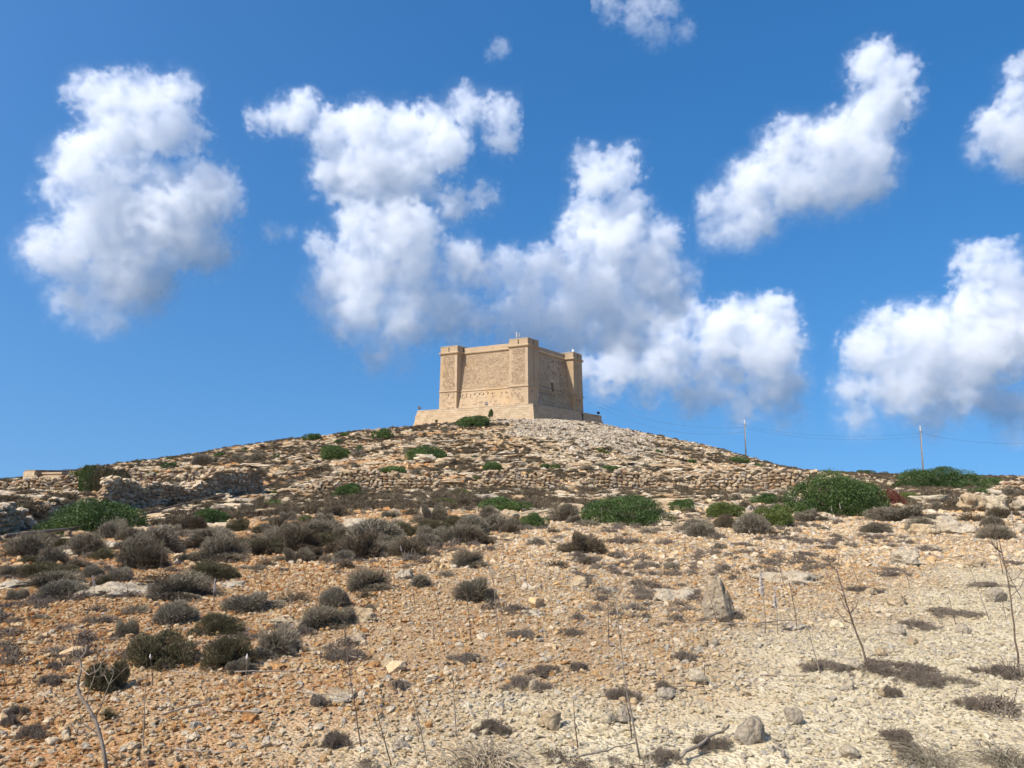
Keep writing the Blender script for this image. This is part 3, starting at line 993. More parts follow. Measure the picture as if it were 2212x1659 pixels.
def bumpy(h, seed, ends=(.25, .25), dips=()):
    r = random.Random(seed); ph = [r.uniform(0, 6) for _ in range(3)]
    def f(s):
        v = h * (.95 + .13 * math.sin(s * 9 + ph[0]) + .09 * math.sin(s * 23 + ph[1]) + .05 * math.sin(s * 51 + ph[2]))
        for (c, w_, k) in dips: v *= 1 - k * math.exp(-((s - c) / w_) ** 2)
        a = min(1, (s + .05) / ends[0]) if ends[0] else 1
        b = min(1, (1 - s + .05) / ends[1]) if ends[1] else 1
        return v * min(a, b)
    return f


def xat(px, y): return (px - 512) / 759 * y


stone_wall('long grey dry stone wall climbing the slope beside the pipe', [(-24.0, 44.5), (-23.4, 50), (-21.8, 55), (-20.0, 61.5)], bumpy(1.85, 1, (.12, 0), [(.5, .12, .28)]), -1, 1, .32, True)
stone_wall('low grey dry stone wall end below the big dark green bush', [(-16.4, 20), (-18.3, 25), (-21.6, 35)], bumpy(1.4, 2, (0, .3)), -1, 2, .34, True)
stone_wall('tumbled sunlit rubble wall in front of the square stone tank', [(xat(-30, 50), 50), (xat(50, 50.5), 50.5), (xat(98, 51), 51)], bumpy(.8, 3, (0, 0), [(.2, .2, .4)]), -1, 3, .28)
stone_wall('sunlit dry stone wall behind the long grey wall', [(xat(120, 62), 62), (xat(200, 63.5), 63.5), (xat(262, 65), 65)], bumpy(1.6, 4, (0, .2)), -1, 4, .34)
stone_wall('dry stone wall with a round green bush at its foot', [(xat(300, 65), 65), (xat(360, 66), 66), (xat(440, 66.5), 66.5)], bumpy(1.7, 5, (.35, .12)), -1, 5, .36)
stone_wall('dry stone wall straight below the tower', [(xat(476, 67), 67), (xat(520, 67), 67), (xat(562, 66.5), 66.5)], bumpy(1.75, 6, (.15, .2)), -1, 6, .36)
stone_wall('short dry stone wall below the scree with a gap at either end', [(xat(574, 66), 66), (xat(612, 66), 66), (xat(652, 66.5), 66.5)], bumpy(1.75, 7, (.25, .08)), -1, 7, .38)
stone_wall('dry stone wall running toward the huge green bush', [(xat(690, 66), 66), (xat(740, 66), 66), (xat(830, 66), 66)], bumpy(1.7, 8, (.2, .1)), -1, 8, .38)
stone_wall('dry stone wall standing on the skyline past the broad green bush', [(xat(985, 58), 58), (xat(1060, 57), 57)], bumpy(1.1, 9, (.3, 0)), -1, 9, .34)

# ------------------------------------------------------------------ squared stone tank beside the rubble wall
tx, ty = xat(27, 54.5), 54.5
tank = obj('stone_tank', None, None, (tx, ty, Hf(tx, ty) + .24), (0, 0, math.radians(-38)))
tag(tank, 'square tank of cut limestone blocks behind the tumbled rubble wall', 'tank')
bm = bmesh.new(); box(bm, .04, 1.96, .04, 2.16, -.6, 1.0)
obj('core', bm_mesh('core', bm, [M_CORE]), tank)
for face, L in (('a', 2.0), ('b', 2.2)):
    for row in range(4):
        u = -.25 if row % 2 else 0
        while u < L - .02:
            wd = min(.55, L - u) if u >= 0 else .3
            u0 = max(0, u)
            sc = (wd - .02, 1, .33)
            loc = (u0 + wd / 2, 0, -.3 + row * .345) if face == 'a' else (0, u0 + wd / 2, -.3 + row * .345)
            obj('block', blk[(row * 3 + int(u * 5)) % 6], tank, loc, (0, 0, 0 if face == 'a' else -math.pi / 2), sc)
            u = u0 + wd
bm = bmesh.new(); box(bm, 2.0, 5.2, .5, .85, -.4, .72); box(bm, 2.0, 5.3, .42, .93, .723, .83)
obj('side_wall', bm_mesh('side_wall', bm, [M_PLASTER]), tank)
# ------------------------------------------------------------------ pipe up the slope
pp = []
for (a, b) in ((10, 1183), (48, 1177), (150, 1157), (269, 1133), (290, 1126), (400, 1096), (541, 1063), (588, 1048), (606, 1033), (678, 979), (697, 972), (740, 962)):
    q, _ = hit(a, b + 3); pp.append(q + Vector((0, 0, .3)))
root = obj('water_pipe', None, None, pp[0])
tag(root, 'brown water pipe running up the slope beside the grey wall', 'pipe')
O = root.location
for a, b in ((0, 4), (4, 8), (8, 12)):
    seg = pp[a:b + 1] if b < 12 else pp[a:]
    bm = bmesh.new()
    dense = []
    for u_, v_ in zip(seg[:-1], seg[1:]):
        for k in range(4):
            q = u_.lerp(v_, k / 4)
            q.z = max(q.z, Hf(q.x, q.y) + .24)
            dense.append(q - O)
    dense.append(seg[-1] - O)
    tube(bm, dense, .055, 8)
    obj('pipe_section', bm_mesh('pipe_section', bm, [M_PIPE], True), root)
for k in (3, 6):
    q = pp[k] - O
    bm = bmesh.new(); tube(bm, [q + Vector((0, 0, 0)), q + Vector((.05, 0, .22)), q + Vector((.2, .05, .34))], [.12, .12, .1], 8)
    obj('elbow', bm_mesh('elbow', bm, [M_PIPE], True), root)
for k in (1, 2, 4, 5, 7):
    q = pp[k] - O
    bm = bmesh.new(); box(bm, q.x - .14, q.x + .14, q.y - .14, q.y + .14, q.z - .8, q.z - .07)
    obj('support', bm_mesh('support', bm, [M_BOULDER_GREY]), root)

# ------------------------------------------------------------------ poles and wires
def pole(px, y, toppy, label):
    x = xat(px, y); z = Hf(x, y)
    d = raydir(px * 2.16, toppy); zt = CAMZ + d.z / d.y * y
    t = obj('utility_pole', None, None, (x, y, z))
    tag(t, label, 'pole', 'utility poles')
    bm = bmesh.new(); tube(bm, [(0, 0, -.4), (0, 0, zt - z)], [.13, .085], 9)
    obj('shaft', bm_mesh('shaft', bm, [M_POLE], True), t)
    bm = bmesh.new()
    box(bm, -.16, .16, -.14, -.08, zt - z - .95, zt - z - .9); tube(bm, [(-.14, -.11, zt - z - .92), (-.14, -.11, zt - z - .75)], .035, 6); tube(bm, [(.14, -.11, zt - z - .92), (.14, -.11, zt - z - .75)], .035, 6)
    obj('insulator', bm_mesh('insulator', bm, [M_BLACK]), t)
    bm = bmesh.new(); tube(bm, [(-.12, -.1, 1.2), (-.14, -.12, zt - z - 1)], .02, 5)
    obj('conduit', bm_mesh('conduit', bm, [M_BLACK]), t)
    return Vector((x, y, zt))


p1 = pole(745, 133, 907, 'bare utility pole on the hillside linked by wires to the tower')
p2 = pole(920.5, 112, 920, 'bare utility pole behind the broad green bush')


def wire(a, b, sag, label):
    bm = bmesh.new(); pts = []
    for k in range(25):
        t = k / 24; q = a.lerp(b, t); q.z -= sag * 4 * t * (1 - t); pts.append(q)
    tube(bm, pts, .015, 4)
    tag(obj('overhead_wire', bm_mesh('overhead_wire', bm, [M_WIRE])), label, 'wire', 'overhead wires')


wa = local_w(SX + .1, -.2, ZS - .05)
wire(wa + Vector((0, 0, .45)), p1 + Vector((-.1, -.1, -1.3)), 2.2, 'upper thin wire sagging between the tower and the hillside pole')
wire(wa, p1 + Vector((-.1, -.1, -2.1)), 2.9, 'lower thicker wire sagging between the tower and the hillside pole')
wire(p1 + Vector((.1, -.1, -.8)) + Vector((0, 0, -.3)), p2 + Vector((-.1, -.1, -1.1)), 1.0, 'upper wire strung between the two utility poles')
wire(p1 + Vector((.1, -.1, -1.5)), p2 + Vector((-.1, -.1, -1.6)), 1.1, 'lower wire strung between the two utility poles')
d = raydir(2330, 951)
pe = Vector((d.x / d.y * 90, 90, CAMZ + d.z / d.y * 90))
wire(p2 + Vector((.1, -.1, -1.1)), pe, .9, 'wire leaving the pole behind the broad green bush on the side away from the tower')
# ------------------------------------------------------------------ plant shapes
def quads(name, P, D, U, ln, wd, mats, clump=None, extra=None):
    """leaf faces: centre P, long axis D, side axis U; folds a little along the middle"""
    n = len(P)
    D = D / np.linalg.norm(D, axis=1)[:, None]
    U = U - (U * D).sum(1)[:, None] * D
    U = U / (np.linalg.norm(U, axis=1)[:, None] + 1e-9)
    a = P - D * ln[:, None] * .5; b = P + D * ln[:, None] * .5
    V = np.stack([a, P + U * wd[:, None] * .5, b, P - U * wd[:, None] * .5], 1).reshape(-1, 3)
    Q = np.arange(n * 4).reshape(n, 4)
    val = rng.random(n) if clump is None else np.clip(clump, 0, 1)
    A = np.repeat(val, 4)
    if extra is not None:
        V2, Q2, A2 = extra
        Q = np.vstack([Q, Q2 + len(V)]); V = np.vstack([V, V2]); A = np.concatenate([A, A2])
    me = mesh_np(name, V, Q, mats)
    at = me.attributes.new('leaf', 'FLOAT', 'POINT'); at.data.foreach_set('value', A.astype(np.float32))
    return me


def twigs(A, B, r0, bend=.12, nseg=2, taper=.35):
    """thin three-sided twigs from A to B (n,3), returned as arrays"""
    n = len(A); d = B - A; L = np.linalg.norm(d, axis=1)[:, None] + 1e-9; d = d / L
    h = np.where(np.abs(d[:, 2:3]) > .9, np.array([[1., 0, 0]]), np.array([[0, 0, 1.]]))
    u = np.cross(d, h); u /= np.linalg.norm(u, axis=1)[:, None]; v = np.cross(d, u)
    off = (rng.normal(size=(n, 1)) * u + rng.normal(size=(n, 1)) * v) * L * bend
    rings = []
    for k in range(nseg + 1):
        t = k / nseg
        c = A + (B - A) * t + off * math.sin(math.pi * t)
        r = r0[:, None] * (1 - (1 - taper) * t)
        rings.append(np.stack([c + (u * math.cos(q) + v * math.sin(q)) * r for q in (0, 2.09, 4.19)], 1))
    V = np.stack(rings, 1).reshape(-1, 3)                # n, nseg+1, 3
    m = 3 * (nseg + 1); Q = []
    for k in range(nseg):
        for j in range(3):
            Q.append([k * 3 + j, k * 3 + (j + 1) % 3, k * 3 + 3 + (j + 1) % 3, k * 3 + 3 + j])
    Q = (np.array(Q)[None] + (np.arange(n) * m)[:, None, None]).reshape(-1, 4)
    return V, Q, np.repeat(rng.random(n), m)


def twig_mesh(name, parts, mats):
    V, Q, A, c = [], [], [], 0
    for v, q, a in parts:
        V.append(v); Q.append(q + c); A.append(a); c += len(v)
    me = mesh_np(name, np.vstack(V), np.vstack(Q), mats)
    at = me.attributes.new('leaf', 'FLOAT', 'POINT'); at.data.foreach_set('value', np.concatenate(A).astype(np.float32))
    return me


def sph(n):
    v = rng.normal(size=(n, 3)); return v / np.linalg.norm(v, axis=1)[:, None]


def lumps(m, h, seed, flat=1.0):
    r = np.random.default_rng(seed)
    C, R = [], []
    for k in range(m):
        a = r.random() * 6.283; q = math.sqrt(r.random()) * .36
        rad = r.uniform(.13, .22)
        top = h * math.sqrt(max(.02, 1 - (q / .5) ** 2))
        z = (r.uniform(.75, 1.0) if k % 3 else r.uniform(.2, .7)) * max(.02, top - rad * .75)
        C.append((q * math.cos(a), q * math.sin(a), z)); R.append(rad * r.uniform(.8, 1.1))
    for k in range(max(4, m // 3)):                       # outliers at the skirt
        a = r.random() * 6.283
        C.append((.40 * math.cos(a), .40 * math.sin(a), .05)); R.append(r.uniform(.08, .14))
    return np.array(C), np.array(R)


def leaf_cloud(n, h, m, seed):
    C, R = lumps(m, h, seed)
    k = rng.choice(len(C), n * 2, p=R ** 2 / (R ** 2).sum())
    d = sph(n * 2)
    sq = np.array([1, 1, .8])
    P = C[k] + d * (R[k] * (1.03 - .42 * rng.random(n * 2) ** 2.2))[:, None] * sq
    P += rng.normal(size=P.shape) * .008
    inside = np.zeros(len(P), bool)
    for c, r in zip(C, R): inside |= (np.linalg.norm((P - c) / sq, axis=1) < r * .55)
    ok = (P[:, 2] > .0) & ~inside
    P, d, k = P[ok][:n], d[ok][:n], k[ok][:n]
    return P, d, k


def mastic(seed, n, leaf, mat, h=.42, m=16):
    P, d, k = leaf_cloud(n, h, m, seed)
    n = len(P)
    D = d * .5 + sph(n) * .9 + np.array([0, 0, .25]); U = sph(n)
    tone = np.random.default_rng(seed).random(60)[k % 60] * .55 + rng.random(n) * .45
    ln = leaf * rng.uniform(.7, 1.3, n)
    fol = quads('mastic_foliage', P, D, U, ln, ln * .5, [mat], tone)
    A = np.zeros((60, 3)); A[:, :2] = rng.normal(size=(60, 2)) * .08
    B = P[rng.choice(n, 60)] * .96
    br = twig_mesh('mastic_branches', [twigs(A, B, np.full(60, .008), .12, 3)], [M_BARK])
    return fol, br


def dome_pts(n, h, seed, lump=.12):
    r = np.random.default_rng(seed)
    d = sph(n); d[:, 2] = np.abs(d[:, 2])
    ph = r.random((4, 3)) * 6; fr = r.uniform(2, 5, (4, 3))
    s = 1 + lump * sum(np.sin(d @ np.diag(f) @ np.ones(3) * 1.3 + p.sum()) for f, p in zip(fr, ph)) / 2
    return d * s[:, None] * np.array([.5, .5, h]), d


def thorny(seed, h=.5, mat=None, nst=1700, ntw=5200, rad=.0042, lump=.24):
    """tight dome of bare grey twigs"""
    P, d = dome_pts(nst, h, seed, lump)
    P *= (1.02 - .27 * rng.random(nst) ** 1.5)[:, None]
    A = P * rng.uniform(.0, .55, (nst, 1)); A[:, :2] += rng.normal(size=(nst, 2)) * .05
    A[:, 2] = np.abs(A[:, 2]) * .8
    stems = twigs(A, P, np.full(nst, rad * 1.2), .1)
    Q, e = dome_pts(ntw, h, seed, lump)
    Q *= (1.0 - .38 * rng.random(ntw) ** 1.3)[:, None]
    dirs = e * .8 + sph(ntw) * .75 + np.array([0, 0, .15])
    ln = rng.uniform(.04, .11, (ntw, 1))
    tw = twigs(Q - dirs * ln * .5, Q + dirs * ln * .5, np.full(ntw, rad), .15, 1, .6)
    return twig_mesh('shrub_twigs', [tw], [mat]), twig_mesh('shrub_stems', [stems], [M_DARKDRY])


def heath(seed, h=.45, n=9000, mat=None):
    Pm, dm, k = leaf_cloud(n, h, 11, seed)
    m = len(Pm)
    D = dm * .7 + sph(m) * .6 + np.array([0, 0, .5]); ln = rng.uniform(.016, .04, m)
    tone = np.random.default_rng(seed).random(60)[k % 60] * .4 + rng.random(m) * .6
    tw = twigs(Pm * .55 * rng.uniform(.6, 1, (m, 1)), Pm, np.full(m, .0025), .1, 1)
    sel = rng.choice(m, 1300)
    V, Q, A = tw
    idx = (sel[:, None] * 3 + np.arange(3)).ravel()
    Qs = Q.reshape(m, -1, 4)[sel].reshape(-1, 4)
    st = mesh_np('heath_stems', V, Qs, [M_DARKDRY])
    return quads('heath_foliage', Pm, D, sph(m), ln, ln * .32, [mat], tone), st


def lowmat(seed, h=.1, n=5200):
    r = np.random.default_rng(seed)
    a = r.random(n) * 6.283
    lobes = 1 + .3 * np.sin(a * 3 + r.random() * 6) + .25 * np.sin(a * 5 + r.random() * 6)
    q = np.sqrt(r.random(n)) * .42 * lobes
    A = np.stack([q * np.cos(a), q * np.sin(a), r.random(n) ** 2 * h * .8 * (1.1 - q / .6).clip(.2, 1)], 1)
    d = sph(n) * np.array([1, 1, .55]); d[:, 2] = np.abs(d[:, 2])
    ln = r.uniform(.025, .085, (n, 1))
    gap = fbm(A[:, 0] * 7 + seed, A[:, 1] * 7 + 3, 3) + .35 * (.3 - q)
    k = gap > .5
    return twig_mesh('withered_twigs', [twigs(A[k], (A + d * ln)[k], r.uniform(.0018, .0036, n)[k], .3, 2)], [M_MAT])


PROTO = {
    'G': [mastic(20 + k, 15000, .028, M_MASTIC) for k in range(3)],
    'B': [mastic(30 + k, 32000, .018, M_MASTIC, .40, 26) for k in range(3)],
    'g': [mastic(40 + k, 5000, .045, M_MASTIC) for k in range(3)],
    'Y': [mastic(50 + k, 12000, .030, M_MASTIC_LIGHT) for k in range(2)],
    'y': [mastic(55 + k, 3500, .05, M_MASTIC_LIGHT) for k in range(2)],
    'R': [mastic(60, 6000, .04, M_RUST)],
    'D': [thorny(70 + k, .5, M_DRY) for k in range(4)],
    'K': [thorny(80 + k, .5, M_DARKDRY, 1700, 5200, .0045, .34) for k in range(3)],
    'd': [thorny(90 + k, .45, M_DRY if k < 2 else M_DARKDRY, 350, 1300, .008, .3) for k in range(4)],
    'H': [heath(100 + k, .45, 15000, M_HEATH) for k in range(3)],
    'h': [heath(110 + k, .45, 3500, M_HEATH) for k in range(2)],
    'M': [lowmat(120 + k) for k in range(5)],
}
PNAME = {'G': 'mastic_bush', 'B': 'mastic_bush', 'g': 'mastic_bush', 'Y': 'euphorbia_bush', 'y': 'euphorbia_bush', 'R': 'dead_bush', 'D': 'thorny_shrub', 'K': 'dry_shrub', 'd': 'thorny_shrub', 'H': 'heath_shrub', 'h': 'heath_shrub', 'M': 'withered_mat'}
PCAT = {'mastic_bush': 'bush', 'euphorbia_bush': 'bush', 'dead_bush': 'bush', 'thorny_shrub': 'shrub', 'dry_shrub': 'shrub', 'heath_shrub': 'shrub', 'withered_mat': 'ground plant'}
PH = {'G': .42, 'B': .40, 'g': .42, 'Y': .42, 'y': .42, 'R': .42, 'D': .5, 'K': .5, 'd': .45, 'H': .45, 'h': .45, 'M': .13}
WORDS = {'mastic_bush': 'dark green leafy bush', 'euphorbia_bush': 'light green leafy bush', 'dead_bush': 'russet dead bush', 'heath_shrub': 'dark olive heath shrub', 'withered_mat': 'flat mat of withered grey twigs'}
pcount = {}


def zone(p, k):
    if k == 'withered_mat': return ('lying in the pale gravel', 'pale gravel') if palemask(np.array([p.x]), np.array([p.y]))[0] > .4 else ('spread over the orange stones', 'orange stones')
    if p.y < 11: return 'on the orange stony flat among loose gravel', 'the stony flat'
    if p.y < 21: return 'at the edge of the orange stony flat', 'the edge of the flat'
    if p.y < 40: return 'among the limestone ledges below the field walls', 'the ledges below the walls'
    if p.y < 65: return 'just in front of the dry stone walls', 'the foot of the walls'
    if p.y < 84: return 'just above the dry stone walls', 'the terrace above the walls'
    return 'on the slope below the tower', 'the tower slope'


def plant(kind, p, w_, h_, label=None, depth=.8, rz=None, bare=False):
    i = pcount.get(kind, 0); pcount[kind] = i + 1
    pr = PROTO[kind][i % len(PROTO[kind])]
    nm = PNAME[kind]
    if kind == 'd' and i % 4 > 1: nm = 'dry_shrub'
    s = (w_, w_ * depth, h_ / PH[kind] if True else w_)
    rz = rnd.uniform(0, 6.28) if rz is None else rz
    # squash along the line of sight is not wanted once turned, so keep round plants round
    if abs(depth - 1) > .01 and rz: s = (w_, w_, s[2]) if w_ / max(h_, .01) < 3 else s
    z, grp = zone(p, nm)
    if nm in ('thorny_shrub', 'dry_shrub'):
        word = ('rounded ' if h_ / w_ > .48 else 'low spreading ') + ('brown dry shrub' if nm == 'dry_shrub' else 'grey thorny shrub')
    else:
        word = WORDS[nm]
    lab = label or (('small ' if w_ < .75 and nm != 'withered_mat' else '') + word + ' ' + z)
    if isinstance(pr, tuple):
        if bare:
            o = obj(nm, pr[0], None, p, (0, 0, rz), s)
        else:
            o = obj(nm, None, None, p, (0, 0, rz), s)
            obj('foliage' if nm not in ('thorny_shrub', 'dry_shrub') else 'twigs', pr[0], o)
            obj('branches', pr[1], o)
    else:
        o = obj(nm, pr, None, p, (0, 0, rz), s)
    tag(o, lab, PCAT[nm], None if label else word + ' plants at ' + grp)
    return o


ZC_ = {2: (0, 918, .2686), 3: (540, 891, .293), 4: (1188, 864, .2441), 5: (1620, 864, .2676), 6: (0, 1188, .3418), 7: (702, 1188, .3418), 8: (1431, 1161, .353)}


def zp(r, x, y): a, b, c = ZC_[r]; return a + x * c, b + y * c


PLANTED = []


def put(r, x, y, w_, h_, kind, label=None):
    X, Y = zp(r, x, y); k = ZC_[r][2]
    p, t = hit(X, Y)
    W = w_ * k * t / F22; Hh = h_ * k * t / F22
    d = Vector((raydir(X, Y).x, raydir(X, Y).y, 0)).normalized()
    sink = .04 if kind != 'M' else .01
    q = p + d * W * (.42 if kind != 'M' else .1)
    q.z = Hf(q.x, q.y) - sink * Hh
    if kind == 'M': q.z += .02; Hh = min(max(.09, Hh * .3), .22)
    PLANTED.append((q.x, q.y, W))
    small = h_ * k / 2.16 < 11
    if small and kind in 'GDHKY': kind = {'G': 'g', 'D': 'd', 'H': 'h', 'K': 'd', 'Y': 'y'}[kind]
    return plant(kind, q, W * 1.05, Hh * (1.08 if kind in 'BGRgYy' else .78 if 12 < q.y < 40 else .9), label, .75 if W > 2.4 else 1.0, None, small)


